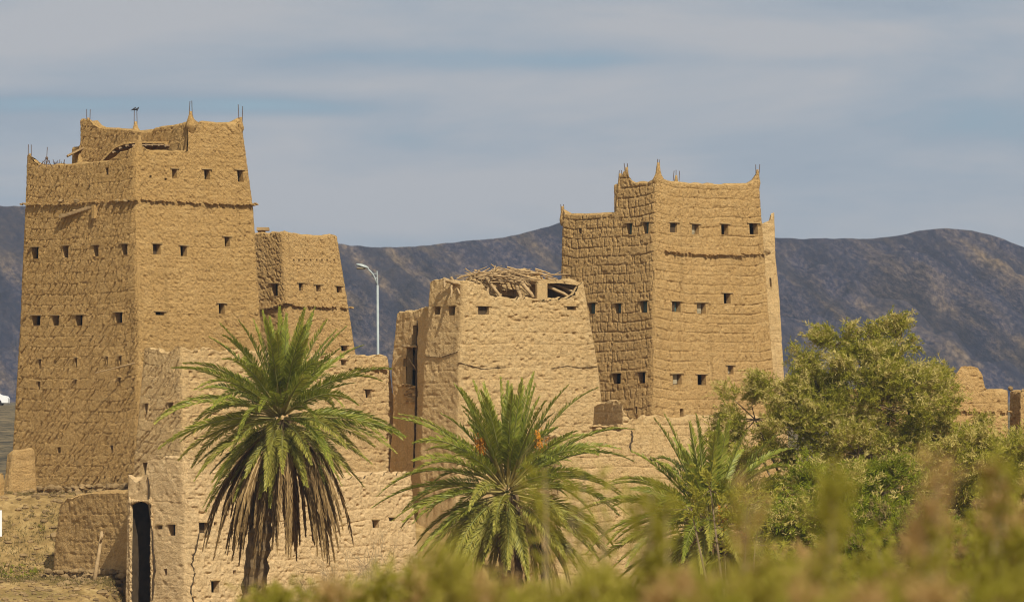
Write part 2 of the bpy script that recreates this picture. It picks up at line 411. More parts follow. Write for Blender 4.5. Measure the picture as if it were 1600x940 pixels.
class Loft:
    """four sided battered mud body; faces 0 L>F (left), 1 F>R (right), 2 R>B, 3 B>L"""
    def __init__(s, levels, d, a, b=None, batter=.035, levels_xy=None):
        s.z = []; s.c = []
        if levels_xy is None:
            zb = Zof(levels[0][0], d)
            for py, xL, xF, xR in levels:
                z = Zof(py, d); dd = d+batter*(z-zb); z = Zof(py, dd)
                s.z.append(z); s.c.append(plan(xF, xL, xR, dd, a, b))
        else:
            for z, c in levels_xy: s.z.append(z); s.c.append(c)
        s.z = np.array(s.z); s.c = np.array(s.c)
        s.win = []
    def corners(s, z):
        z = np.atleast_1d(z); out = np.empty((len(z), 4, 2))
        for i in range(4):
            for j in range(2): out[:, i, j] = np.interp(z, s.z, s.c[:, i, j])
        return out
    def pt(s, face, t, z, out=0.0):
        c = s.corners(z)[0]; A = c[face]; B = c[(face+1) % 4]; p = A+(B-A)*t
        n = s.nrm(face)
        return np.array((p[0]+n[0]*out, p[1]+n[1]*out, z))
    def nrm(s, face):
        c = s.c[len(s.c)//2]; e = c[(face+1) % 4]-c[face]; e = e/np.linalg.norm(e)
        return np.array((e[1], -e[0]))
    def dirv(s, face):
        c = s.c[len(s.c)//2]; e = c[(face+1) % 4]-c[face]; return e/np.linalg.norm(e)
    def pix(s, face, px, py):
        d = s.c[0][1][1]; t = .5
        for _ in range(6):
            z = Zof(py, d); c = s.corners(z)[0]; A = c[face]; e = c[(face+1) % 4]-A; k = (px-800)/FP
            t = (k*A[1]-A[0])/(e[0]-k*e[1]); d = A[1]+e[1]*t
        return t, Zof(py, d)
    def window(s, face, x0, y0, x1, y1, **kw):
        xm, ym = (x0+x1)/2, (y0+y1)/2
        t0, _ = s.pix(face, x0, ym); t1, _ = s.pix(face, x1, ym)
        _, zb = s.pix(face, xm, y1); _, zt = s.pix(face, xm, y0)
        s.win.append(dict(face=face, t0=t0, t1=t1, z0=zb, z1=zt, **kw)); return s
    def profile(s, face, pts):
        q = [s.pix(face, x, y) for x, y in pts]
        return sorted(q)
    def build(s, name, parent, mat, styles, top, z0, roof, thick=.42, res=.033, seed=1, r=.3, fine_from=None, ragged=0.0, hidden=(2, 3), top_round=.10):
        """top: {face: [(t, z)...]}"""
        zmax = max(max(z for _, z in top[f]) for f in range(4))
        rows = np.arange(fine_from if fine_from is not None else z0, zmax+res, res)
        if fine_from is not None: rows = np.concatenate([np.arange(z0, fine_from-.1, .4), rows])
        ez = np.array([z for w in s.win for z in (w['z0'], w['z1'])])
        if len(ez):
            rows = rows[np.min(np.abs(rows[:, None]-ez[None]), 1) > res*.35]; rows = np.sort(np.concatenate([rows, ez]))
        rows = np.append(rows, zmax+.001)
        cf, ct = [], []
        mid = s.c[len(s.c)//2]
        Ls = [np.linalg.norm(mid[(i+1) % 4]-mid[i]) for i in range(4)]
        for i in range(4):
            step = res if i not in hidden else .35
            n = max(4, int(Ls[i]/step)); ts = (np.arange(n)+.0)/n
            et = np.array(sorted({q for w in s.win if w['face'] == i for q in (w['t0'], w['t1'])}))
            if len(et):
                ts = ts[np.min(np.abs(ts[:, None]-et[None]), 1) > .35/n]; ts = np.sort(np.concatenate([ts, et]))
            cf += [i]*len(ts); ct += list(ts)
        cf = np.array(cf); ct = np.array(ct); nc = len(cf); nr = len(rows)
        Lc = np.array(Ls)[cf]; edge = np.minimum(ct, 1-ct)*Lc
        arc = ct*Lc+np.array([0, 40, 80, 120])[cf]
        tops = np.empty(nc)
        for i in range(4):
            q = top[i]; tops[cf == i] = np.interp(ct[cf == i], [a for a, _ in q], [b for _, b in q])
        if ragged: tops = tops+ragged*(fbm(arc*1.3, arc*0, 4, seed+3)+.5*vn(arc*5, arc*0, seed+4))
        C = s.corners(rows)                                   # nr,4,2
        def ring(C, Z):
            A = C[:, cf]; B = C[:, (cf+1) % 4]
            return A+(B-A)*ct[None, :, None]
        XY = ring(C, rows)
        nm = np.array([s.nrm(i) for i in range(4)])
        NR = np.repeat(nm[cf][None], nr, 0).copy()
        # rounded corners
        rr = min(r, min(Ls)*.45)
        near = edge < rr
        if rr > .02:
            for j in np.where(near)[0]:
                i = cf[j]; t = ct[j]
                if t < .5: ci = i; prev = (i-1) % 4; sgn = t*Lc[j]
                else: ci = (i+1) % 4; prev = i; sgn = -(1-t)*Lc[j]
                K = C[:, ci]; dp = C[:, ci]-C[:, prev]; dn = C[:, (ci+1) % 4]-C[:, ci]
                dp = dp/np.linalg.norm(dp, axis=1)[:, None]; dn = dn/np.linalg.norm(dn, axis=1)[:, None]
                u = (sgn+rr)/(2*rr)
                XY[:, j] = (1-u)**2*(K-dp*rr)+2*u*(1-u)*K+u*u*(K+dn*rr)
                n2 = nm[prev]*(1-u)+nm[ci]*u; NR[:, j] = n2/np.linalg.norm(n2)
        Z = np.minimum(np.repeat(rows[:, None], nc, 1), tops[None])
        H = np.zeros((nr, nc))
        A2 = np.repeat(arc[None], nr, 0); E2 = np.repeat(edge[None], nr, 0)
        for st in set(styles):
            fm = np.array([styles[i] == st for i in range(4)])[cf]
            H[:, fm] = relief(st, A2[:, fm], Z[:, fm], E2[:, fm], seed)
        cb = 1-np.exp(-(E2/.12)**2)*.6
        H = H*cb
        for w in s.win:                                          # flat plaster round the openings
            du = np.maximum(np.maximum(w['t0']-ct, ct-w['t1']), 0)*Lc
            du = np.where(cf == w['face'], du, 9)
            dv = np.maximum(np.maximum(w['z0']-rows, rows-w['z1']), 0)
            q = np.sqrt(du[None]**2+dv[:, None]**2); H = H*np.clip(q/.14, 0, 1)
        XY = XY+NR*H[..., None]
        V = np.concatenate([XY, Z[..., None]], -1)
        keep = np.ones((nr-1, nc), bool)
        cn = (np.arange(nc)+1) % nc
        tn = np.where(cf[cn] == cf, ct[cn], 1.0)
        keep &= ~((rows[:-1, None] >= tops[None]) & (rows[:-1, None] >= tops[cn][None]))
        cm = (ct+tn)/2; rm = (rows[:-1]+rows[1:])/2
        for w in s.win:
            keep &= ~((cf == w['face'])[None] & ((cm > w['t0']) & (cm < w['t1']))[None] & ((rm > w['z0']) & (rm < w['z1']))[:, None])
        ii, jj = np.where(keep); j2 = cn[jj]
        Fq = np.stack([ii*nc+jj, ii*nc+j2, (ii+1)*nc+j2, (ii+1)*nc+jj], 1)
        # parapet top, inner face, roof
        Ct = s.corners(tops)
        def inner(th):
            o = np.empty((nc, 2))
            cc = s.corners(np.array([tops.mean()]))[0]; ip = []
            for i in range(4):
                e0 = cc[i]-cc[(i-1) % 4]; e1 = cc[(i+1) % 4]-cc[i]
                e0 /= np.linalg.norm(e0); e1 /= np.linalg.norm(e1)
                n0 = np.array((-e0[1], e0[0])); n1 = np.array((-e1[1], e1[0]))
                bis = n0+n1; bis = bis/(1+n0@n1); ip.append(cc[i]+bis*th)
            ip = np.array(ip)
            return ip[cf]+(ip[(cf+1) % 4]-ip[cf])*ct[:, None]
        out_xy = V[-1, :, :2]
        in_xy = inner(thick)
        # shift the inner ring by how far this column's top differs from the mean top
        sh = ring(s.corners(np.array([tops.mean()])), None)[0]
        own = Ct[np.arange(nc), cf]+(Ct[np.arange(nc), (cf+1) % 4]-Ct[np.arange(nc), cf])*ct[:, None]
        in_xy = in_xy+(own-sh)
        tn_ = top_round
        jz = .03*vn(arc*2.2, arc*0, seed+14)
        arcl = np.cumsum(np.linalg.norm(np.diff(np.vstack([out_xy[-1:], out_xy]), axis=0), axis=1)); tot = arcl[-1]
        df = np.abs(arcl[:, None]-arcl[None]); df = np.minimum(df, tot-df)
        low = np.where(df < .75, tops[None], 1e9).min(1)
        low = np.maximum(low, np.where(df < .75, tops[None], -1e9).max(1)-2.2 if 0 else low)
        w_ = np.exp(-(df/.25)**2); low = np.minimum((w_*low[None]).sum(1)/w_.sum(1), tops)
        R1 = np.concatenate([out_xy*.75+in_xy*.25, (tops*.72+low*.28+tn_*.8+jz)[:, None]], 1)
        R2 = np.concatenate([out_xy*.35+in_xy*.65, (tops*.25+low*.75+tn_+jz)[:, None]], 1)
        R3 = np.concatenate([in_xy, low[:, None]], 1)
        R4 = np.concatenate([in_xy, np.minimum(np.full(nc, roof), low-.02)[:, None]], 1)
        base = nr*nc
        V = np.concatenate([V.reshape(-1, 3), R1, R2, R3, R4])
        top_i = (nr-1)*nc+np.arange(nc)
        rings = [top_i]+[base+k*nc+np.arange(nc) for k in range(4)]
        ex = [np.stack([a_, a_[cn], b_[cn], b_], 1) for a_, b_ in zip(rings[:-1], rings[1:])]
        Fq = np.concatenate([Fq]+ex)
        wall = obj(name, V, Fq, mat, parent, smooth=True)
        o = obj('roof', R4*[1, 1, 0]+[0, 0, R4[:, 2].min()], [list(range(nc))], mat, parent)
        for w in s.win: s.make_window(w, parent, mat)
        return wall
    def make_window(s, w, parent, mat):
        f = w['face']; dep = w.get('depth', .55)
        n = np.array((*s.nrm(f), 0)); e = np.array((*s.dirv(f), 0)); up = np.array((0, 0, 1.))
        c = [s.pt(f, w['t0'], w['z0']), s.pt(f, w['t1'], w['z0']), s.pt(f, w['t1'], w['z1']), s.pt(f, w['t0'], w['z1'])]
        rv = min(dep, w.get('reveal', .30)); ro = w.get('room', .35)
        back = [p-n*rv for p in c]; cen = sum(back)/4
        wide = [p+e*ro*(-1 if q in (0, 3) else 1)+up*.15*(-1 if q < 2 else 1)-n*.01 for q, p in enumerate(back)]
        V = [p+n*.004 for p in c]+back+wide+[p-n*(dep+.5) for p in wide]
        Fc = [[0, 4, 5, 1], [1, 5, 6, 2], [2, 6, 7, 3], [3, 7, 4, 0]]
        Fc += [[a+4, b+4, q+4, r_+4] for a, b, q, r_ in ((0, 4, 5, 1), (1, 5, 6, 2), (2, 6, 7, 3), (3, 7, 4, 0))]
        Fc += [[8, 12, 13, 9], [9, 13, 14, 10], [10, 14, 15, 11], [11, 15, 12, 8], [12, 15, 14, 13]]
        nm = w.get('name', 'window')
        o = obj(nm, np.array(V), Fc, [mat, M['hollow_shade']], parent, mi=[0]*4+[1]*9)
        width = np.linalg.norm(c[1]-c[0]); hgt = w['z1']-w['z0']
        mid = (c[2]+c[3])/2
        if w.get('lintel', True):
            tl = random.uniform(-.03, .03)
            e2 = e*math.cos(tl)+up*math.sin(tl); u2 = up*math.cos(tl)-e*math.sin(tl)
            MB().box(mid+up*.028+n*.0, [e2, n, u2], (width*.5+w.get('over', .13)*random.uniform(.6, 1.3), .06, .022)).build('lintel', M['lintel_wood'], o)
        sh = w.get('shutter')
        if sh:
            k = w.get('frac', .75); off = w.get('off', 0)
            mc = (c[0]+c[1]+c[2]+c[3])/4-n*.22+e*off*width
            b = MB()
            hw, hh = width*.5*k, hgt*.5*.92
            for q in (-.5, .5): b.box(mc+e*hw*q, [e, n, up], (hw*.48, .015, hh))
            for q in (-.55, .55): b.box(mc+up*hh*q+n*.02, [e, n, up], (hw*.96, .012, .025))
            b.build('shutter', M[sh], o)
        return o

def horn(parent, px, py_top, d, hpx, rb=.34, mat='mud_brown', bars=2, bar_px=18, lean=0.0, name='pinnacle', seed=1):
    """tapered mud corner horn with steel bars standing out of it"""
    hz = hpx*d/FP; tip = P(px, py_top, d); b = MB(); n = 12; rings = 12
    base = tip-np.array((lean, -.12, min(hz, .95)+.25))
    V = []
    for i in range(rings+1):
        t = i/rings; r = .05+rb*.62*np.clip(1-t*1.02, 0, 1)**1.1*min(1, .12+t*2.6)
        c = base+(tip-base)*t
        for k in range(n):
            an = 2*math.pi*k/n
            q = 1+.16*float(vn(k*.9+seed*3, t*5, seed))
            V.append(c+np.array((math.cos(an), math.sin(an), 0))*r*q)
    Fc = [[i*n+k, i*n+(k+1) % n, (i+1)*n+(k+1) % n, (i+1)*n+k] for i in range(rings) for k in range(n)]
    Fc.append([rings*n+k for k in range(n)])
    o = obj(name, np.array(V), Fc, M[mat], parent, smooth=True)
    for i in range(bars):
        off = (i-(bars-1)/2)*.14
        a = tip+np.array((off, .02*i, -.25)); h = bar_px*d/FP*random.uniform(.85, 1.1)
        MB().tube([a, a+np.array((random.uniform(-.05, .05), 0, h+.25))], .017, 5).build('rebar', M['rust'], o)
    return o

def ledge(loft, parent, face, pts, mat, seed=0, name='string_course', step=.2, size=.06, skip=.12):
    """row of small tilted stones standing out of the wall"""
    rg = random.Random(seed); q = sorted(loft.pix(face, x, y) for x, y in pts)
    ts = [a for a, _ in q]; zs = [b for _, b in q]
    n = np.array((*loft.nrm(face), 0)); e = np.array((*loft.dirv(face), 0)); up = np.array((0, 0, 1.))
    length = np.linalg.norm(loft.pt(face, ts[-1], zs[0])-loft.pt(face, ts[0], zs[0])); k = int(length/step); b = MB()
    for i in range(k+1):
        if rg.random() < skip: continue
        t = ts[0]+(ts[-1]-ts[0])*i/k; z = float(np.interp(t, ts, zs))+rg.uniform(-.03, .03)
        an = rg.uniform(-.45, .1)
        e2 = e*math.cos(an)+up*math.sin(an); u2 = up*math.cos(an)-e*math.sin(an)
        b.box(loft.pt(face, t, z, .05), [e2, n, u2], (step*rg.uniform(.36, .54), rg.uniform(.05, .08) if face == 0 else rg.uniform(.07, .13), size*rg.uniform(.35, .75)))
    return b.build(name, M[mat], parent)

def stones(parent, p0, p1, rows, r, name='stone_footing', seed=0, jitter=.12, mat='stone'):
    rg = random.Random(seed); b = MB(); p0 = np.asarray(p0); p1 = np.asarray(p1); ln = np.linalg.norm(p1-p0)
    for j in range(rows):
        x = 0
        while x < ln:
            rr = r*rg.uniform(.6, 1.5)
            c = p0+(p1-p0)*min(1, x/ln)+np.array((rg.uniform(-jitter, jitter), -rg.uniform(0, jitter*1.6), j*r*1.35+rg.uniform(-.04, .04)))
            b.ball(c, (rr, rr*.8, rr*rg.uniform(.55, .8)), 7, 5, .16); x += rr*1.75
    return b.build(name, M[mat], parent)

def flat(z): return [(0, z), (1, z)]

# ================================================================== TALL TOWER (left)
D = 220
A = thing('mud_tower', P(210, 770, D), 'tallest brown mud tower with the projecting wooden rain spout and two birds on its roof', 'tower')
la = Loft([(800, 10, 215, 433), (500, 27.5, 216, 411), (320, 35, 210.5, 400), (178, 40, 214, 381)], D, 47)
for x0, y0, x1, y1 in [(49, 386, 60, 404), (98, 384, 107, 402), (146, 383, 154, 400), (190, 381, 199, 398), (50, 493, 63, 508), (82, 493, 92, 508), (118, 492, 129, 508), (180, 488, 191, 504)]:
    la.window(0, x0, y0, x1, y1)
for x0, y0, x1, y1 in [(60, 561, 64, 576), (117, 559, 120.5, 573), (166, 557, 168.5, 569), (186, 556, 190, 569), (59, 596, 62.5, 608), (117, 593, 119.5, 605), (185, 590, 188.5, 601), (89, 698, 95, 707), (172, 695, 177, 703), (164.5, 262, 169.5, 273)]:
    la.window(0, x0, y0, x1, y1, lintel=y0 < 600 and y0 > 300, over=.06, name='slit_window')
for x0, y0, x1, y1 in [(269, 264, 276.5, 278), (239, 381, 251, 397), (282, 384, 292, 400), (351, 370, 359, 385), (342, 474, 351, 490), (243, 487, 257, 492)]:
    la.window(1, x0, y0, x1, y1)
for x0, y0, x1, y1 in [(319, 265, 328, 280), (371, 266, 380, 284)]:
    la.window(1, x0, y0, x1, y1, shutter='pale_shutter', frac=.5, off=-.15)
for x0, y0, x1, y1 in [(233.5, 274, 237, 278), (257, 278, 261, 282)]: la.window(1, x0, y0, x1, y1, lintel=False, name='vent_hole', depth=.3)
zt = la.pix(1, 340, 193)[1]; zl = la.pix(0, 100, 259)[1]
topA = {0: la.profile(0, [(38, 242), (45, 243), (51, 252), (58, 258), (66, 260), (120, 257), (168, 252), (180, 245), (188, 237), (204, 234), (210, 226), (214, 217)]),
        1: la.profile(1, [(214, 217), (220, 227), (228, 235), (240, 237.5), (290, 237.5), (293.5, 236), (295, 196), (297.5, 181), (302, 186), (310, 191), (330, 193), (369, 194), (374, 191), (378, 185), (382, 184)]),
        2: [(0, zt+.3), (.06, zt), (.93, zt), (1, zt+.2)], 3: [(0, zt+.2), (.07, zt), (.5, zt), (.51, zl), (.95, zl), (1, zl+.5)]}
la.build('wall', A, M['mud_brown'], ['ripple', 'lumpy', 'lumpy', 'lumpy'], topA, ZC-6, zl-.9, seed=3, fine_from=Zof(775, D), r=.35)
# wall across the roof terrace
tE = la.pix(1, 299, 200)[0]
E1 = la.pt(1, tE, zt)[:2]; E3 = la.pt(3, .5, zt)[:2]
nl = la.nrm(0)
E1 = E1-la.dirv(1)*.05; E3 = E3+la.dirv(1)*0
wallxy = [E3, E1, E1-nl*.45, E3-nl*.45]
lm = Loft(None, 0, 0, levels_xy=[(zl-1.5, wallxy), (zt+.5, wallxy)])
pr = lm.profile(0, [(135, 188), (140, 187), (146, 195), (156, 201), (205, 204), (226, 208), (236, 207), (242, 201), (280, 196), (296, 192)])
lm.build('terrace_wall', A, M['mud_brown'], ['ripple', 'smooth', 'smooth', 'smooth'], {0: pr, 1: flat(zt), 2: sorted((1-t, z) for t, z in pr), 3: flat(pr[0][1])}, zl-1.5, zl-1, thick=.2, seed=8, r=.12, hidden=(1, 2, 3))
cB = la.corners(zt)[0][3]
dd = lambda p: float(p[1])
horn(A, 298, 174, dd(E1), 26, .52, bars=2, bar_px=16, seed=2)
horn(A, 376, 183, dd(la.corners(zt)[0][2])-.1, 15, .22, bars=2, bar_px=18, seed=3)
horn(A, 138, 184, dd(E3), 22, .30, bars=2, bar_px=15, seed=4)
hb = horn(A, 212, 190, dd(cB)-.4, 28, .62, bars=2, bar_px=18, seed=5)
horn(A, 218, 212, dd(la.corners(zl)[0][1])+.25, 32, .40, bars=0, seed=6)
horn(A, 46.5, 240, dd(la.corners(zl)[0][0]), 22, .24, bars=2, bar_px=14, seed=7)
for f, pts in ((0, [(35, 318.5), (100, 319), (150, 315), (209, 312)]), (1, [(211, 311.5), (250, 313), (330, 318), (399, 319)])):
    ledge(la, A, f, pts, 'mud_brown', 4+f, step=.19)
# small mud cabin with plank eave, left of the terrace wall
cab = plan(122, 112, 137, dd(E3)+.4, 60); zc0 = la.pix(0, 120, 262)[1]-.6
lc = Loft(None, 0, 0, levels_xy=[(zc0, cab), (zc0+3, cab)]); zc1 = Zof(232, dd(E3)+.4)
lc.build('roof_cabin', A, M['mud_brown'], ['smooth']*4, {0: flat(zc1), 1: [(0, zc1), (1, zc1+.35)], 2: flat(zc1+.3), 3: flat(zc1)}, zc0, zc1-.2, thick=.1, seed=9, r=.08)
a_, b_ = P(105, 244, dd(E3)+.2), P(131, 231, dd(E3)+.3); e_ = (b_-a_)/np.linalg.norm(b_-a_)
MB().box((a_+b_)/2, [e_, np.cross((0, 0, 1.), e_)*[1, 1, 1], np.cross(e_, np.cross((0, 0, 1.), e_))], (np.linalg.norm(b_-a_)/2, .55, .045)).build('plank_eave', M['wood_grey'], A)
# sagging terrace awning of poles and mud
def awning():
    V, Fc = [], []; pts = [(156, 252), (168, 239), (180, 228), (194, 222), (214, 221), (240, 220.5), (256, 221), (267, 228)]
    dmid = (dd(la.corners(zl)[0][1])+dd(E1))/2
    sect = []
    for i, (x, y) in enumerate(pts):
        dF = 221.7+(.9 if x < 200 else 1.2)+abs(x-214)*.018
        f0 = P(x, y, dF); bk = np.array((f0[0]+.9, dF+3.0, f0[2]+.10+.05*math.sin(i*2.1)))
        sect.append((f0, bk))
    for f0, bk in sect:
        V += [f0, bk, bk-np.array((0, 0, .16)), f0-np.array((0, 0, .09+random.uniform(-.03, .03)))]
    for i in range(len(pts)-1):
        a = i*4
        for k in range(4): Fc.append([a+k, a+(k+1) % 4, a+4+(k+1) % 4, a+4+k][::-1])
    Fc += [[0, 1, 2, 3], [len(V)-1, len(V)-2, len(V)-3, len(V)-4]]
    o = obj('awning', np.array(V), Fc, M['mud_brown'], A)
    for i in range(9):
        x = 176+i*10.2; yy = np.interp(x, [p[0] for p in pts], [p[1] for p in pts])+5
        dF = 222.4+abs(x-214)*.018; p = P(x, yy, dF)
        MB().tube([p+np.array((.02, .05, -.02)), p+np.array((.4, 1.6, .05))], .05, 6).build('awning_pole', M['wood'], o)
awning()
# spout and its mud bracket
t_, z_ = la.pix(0, 150, 322); q = la.pt(0, t_, z_, -.1)
n0 = np.array((*la.nrm(0), 0)); tip = la.pt(0, *la.pix(0, 99, 341), .16)
sp = MB(); ax = (tip-q)/np.linalg.norm(tip-q); sd = np.cross(ax, (0, 0, 1.)); sd /= np.linalg.norm(sd); u_ = np.cross(sd, ax); ln = np.linalg.norm(tip-q)
sp.box((q+tip)/2, [ax, sd, u_], (ln/2, .10, .025))
for s_ in (-1, 1): sp.box((q+tip)/2+sd*.085*s_+u_*.06, [ax, sd, u_], (ln/2, .022, .055))
so = sp.build('rain_spout', M['wood_grey'], A)
for fr in (.62, .97):
    c_ = q+(tip-q)*fr; b = MB()
    b.ball(c_+u_*.10, (.13, .13, .10), 7, 5, .15); b.build('spout_stone', M['stone'], so)
MB().box(la.pt(0, t_, z_-.25, .10), [np.array((*la.dirv(0), 0)), n0, (0, 0, 1)], (.09, .08, .30)).build('spout_bracket', M['mud_brown'], A)
bs = MB()
for x in (97, 122, 186, 199):
    t2, z2 = la.pix(0, x, 314); bs.ball(la.pt(0, t2, z2, .1), (.12, .12, .09), 7, 5, .2)
bs.build('ledge_stones', M['stone'], A)
t2, z2 = la.pix(0, 212, 567); t3, z3 = la.pix(0, 175, 583)
MB().tube([la.pt(0, .985, z2, .1), la.pt(0, t3, z3, .95)], [.035, .025], 6).build('jutting_pole', M['wood_grey'], A)
# dry thorn twigs on the low parapet
tw = MB(); rg = random.Random(4)
for i in range(26):
    x = rg.uniform(60, 96); t2, z2 = la.pix(0, x, 259); p = la.pt(0, t2, z2, -.2); h = rg.uniform(.1, .32)
    tw.tube([p, p+np.array((rg.uniform(-.1, .1), 0, h))], .012, 4)
tw.build('thorn_twigs', M['rust'], A)
stones(A, la.pt(0, .06, Zof(772, 226))+[-.1, -.1, 0], la.pt(0, 1.0, Zof(766, 220))+[-.2, -.15, 0], 2, .16, seed=2)
# antenna
an = thing('antenna', P(72, 259, 222.2), 'thin metal tripod antenna on the low parapet of the tallest tower', 'antenna')
b = MB(); o_ = P(72, 262, 222.2); tp = P(73, 247, 222.2)
for dx, dy in ((-.35, 0), (.28, .15), (.05, -.2)): b.tube([o_+np.array((dx, dy, 0)), tp], .018, 5)
b.build('tripod', M['rust'], an)
MB().tube([tp, P(74, 230, 222.2)], .016, 5).build('mast', M['rust'], an)
MB().ball(tp, .07, 7, 5).build('clamp', M['rust'], an)
# two birds on the bars
def bird(px, py, d, flip, label):
    t = thing('bird', P(px, py, d), label, 'bird', 'birds on the roof bars')
    c = P(px, py, d); s = flip; b = MB()
    body = [(-.30, -.06, .010), (-.20, -.03, .022), (-.12, .0, .04), (-.05, .03, .068), (.02, .07, .075), (.08, .12, .058), (.105, .16, .042), (.125, .19, .045), (.15, .205, .038), (.17, .205, .014), (.21, .195, .003)]
    k7 = .5
    b.tube([c+np.array((x*s, 0, z))*1 if 0 else c+np.array((x*s*k7, 0, z*k7)) for x, z, r in body], [r*.65 for *_, r in body], 8)
    b.build('body', M['bird'], t, True)
    for sd in (-1, 1):
        w = MB(); pts = [c+np.array((x*s, sd*yy, z)) for x, yy, z in ((.035, .03, .05), (-.02, .042, .025), (-.07, .03, .0), (-.12, .01, -.02))]
        w.tube(pts, [.02, .035, .028, .006], 6); w.build('wing', M['bird'], t, True)
        l = MB(); l.tube([c+np.array((.02*s, sd*.025, .02)), c+np.array((.02*s, sd*.02, -.06))], .008, 4)
        l.build('leg', M['bird'], t)
dB = dd(cB)-.4
bird(209.3, 171.5, dB, 1, 'small dark bird perched on the left steel bar')
bird(214.2, 171.5, dB, 1, 'small dark bird perched on the right steel bar')

# ================================================================== BACK TOWER beside it
Bt = thing('mud_tower', P(446, 640, 233), 'short tapering mud tower tucked behind the tallest one, with a stone ledge', 'tower')
lb = Loft([(800, 340, 449, 594), (545, 352, 447, 558), (478, 354, 446, 547.5), (362, 358, 443.5, 529.5)], 233, 45)
lb.window(0, 424, 443, 434, 462)
for r_ in [(467, 442, 473.5, 454), (494, 445, 501, 455), (526, 447, 534, 457)]: lb.window(1, *r_)
lb.window(1, 533, 540, 543, 548, over=.1)
for x in (458, 466, 475, 484, 494, 502, 510, 521): lb.window(1, x, 404.5, x+2.4, 407.5, lintel=False, name='vent_hole', depth=.25)
zb = lb.pix(1, 480, 368)[1]
topB = {0: lb.profile(0, [(360, 366), (410, 366), (432, 364), (444, 362)]), 1: lb.profile(1, [(444, 362), (455, 365), (480, 369), (512, 370), (520, 367), (529, 368)]), 2: flat(zb), 3: flat(zb)}
lb.build('wall', Bt, M['mud_tower'], ['lumpy']*4, topB, ZC-3, zb-.5, seed=12, r=.3, fine_from=Zof(640, 233), ragged=.05)
for f, pts in ((0, [(400, 481), (425, 480), (446, 472)]), (1, [(447, 472), (460, 476), (548, 480)])):
    ledge(lb, Bt, f, pts, 'mud_tower', 14+f, step=.2, size=.08, skip=.05)
MB().box(P(411, 358, 236), [(1, 0, 0), (0, 1, 0), (0, 0, 1)], (.28, .5, .07)).box(P(409, 361.5, 236), [(1, 0, 0), (0, 1, 0), (0, 0, 1)], (.16, .4, .05)).build('roof_slab', M['wood_grey'], Bt)

# ================================================================== PALE BATTERED HOUSE
Dh = thing('mud_house', P(285, 800, 211), 'pale sloping mud house wall rising behind the shaggy palm', 'house')
ld = Loft([(1000, 190, 288, 660), (745, 205, 286, 634), (556, 222, 284, 609), (535, 224, 284, 606)], 211.5, 45)
for r_ in [(226, 630, 231, 645), (263, 629, 270, 641)]: ld.window(0, *r_, name='slit_window', over=.07)
ld.window(0, 222, 722, 232, 746, lintel=False)
for r_ in [(571, 608, 580, 621), (610, 714, 621, 727), (533, 562, 541, 570), (480, 648, 490, 660)]: ld.window(1, *r_)
ld.window(1, 545, 573, 560, 577, lintel=False, name='vent_hole', depth=.3)
zd = ld.pix(1, 500, 556)[1]
topD = {0: ld.profile(0, [(222, 546), (240, 545), (252, 550), (262, 549), (275, 541), (285, 541)]), 1: ld.profile(1, [(285, 541), (300, 545), (360, 548), (450, 553), (540, 556), (609, 556)]), 2: flat(zd), 3: flat(zd)}
ld.build('wall', Dh, M['mud_pale'], ['ripple', 'rough', 'smooth', 'smooth'], topD, ZC-7, zd-.3, seed=21, r=.22, fine_from=Zof(850, 212), ragged=.13)
ledge(ld, Dh, 1, [(535, 576), (565, 574), (600, 575)], 'mud_pale', 31, name='ledge_stones', step=.25, size=.09, skip=.25)

# ================================================================== FRONT RUIN WITH THE TALL DOORWAY
G = thing('mud_house', P(290, 940, 199), 'cracked low mud house with a tall dark doorway, in front of the towers', 'house')
lg = Loft([(1030, 190, 294, 668), (740, 196, 289, 646), (690, 197, 288, 643)], 199, 41)
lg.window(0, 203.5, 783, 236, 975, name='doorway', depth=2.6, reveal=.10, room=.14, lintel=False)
for r_ in [(263, 819, 274, 836), (246, 820, 254, 826)]: lg.window(0, *r_, over=.05)
lg.window(0, 256, 888, 261, 898, lintel=False, name='vent_hole', depth=.3)
for r_ in [(311, 816, 326, 832), (330, 907, 342, 925), (582, 812, 592, 824), (608, 808, 617, 813)]: lg.window(1, *r_, over=.05)
for r_ in [(334, 815, 339, 820), (335, 775, 338, 782), (364, 890, 369, 896)]: lg.window(1, *r_, lintel=False, name='vent_hole', depth=.3)
zg = lg.pix(1, 480, 744)[1]
topG = {0: lg.profile(0, [(196, 741), (203, 742), (208, 746), (218, 746), (227, 744), (231, 718), (236, 712), (262, 711), (289, 714)]),
        1: lg.profile(1, [(289, 714), (302, 716), (318, 727), (334, 740), (350, 739), (368, 738), (400, 744), (520, 746), (645, 738)]), 2: flat(zg), 3: flat(zg)}
lg.build('wall', G, M['mud_cream'], ['smooth', 'rough', 'smooth', 'smooth'], topG, ZC-8.5, zg-.3, seed=33, r=.3, fine_from=Zof(960, 199), ragged=.20)
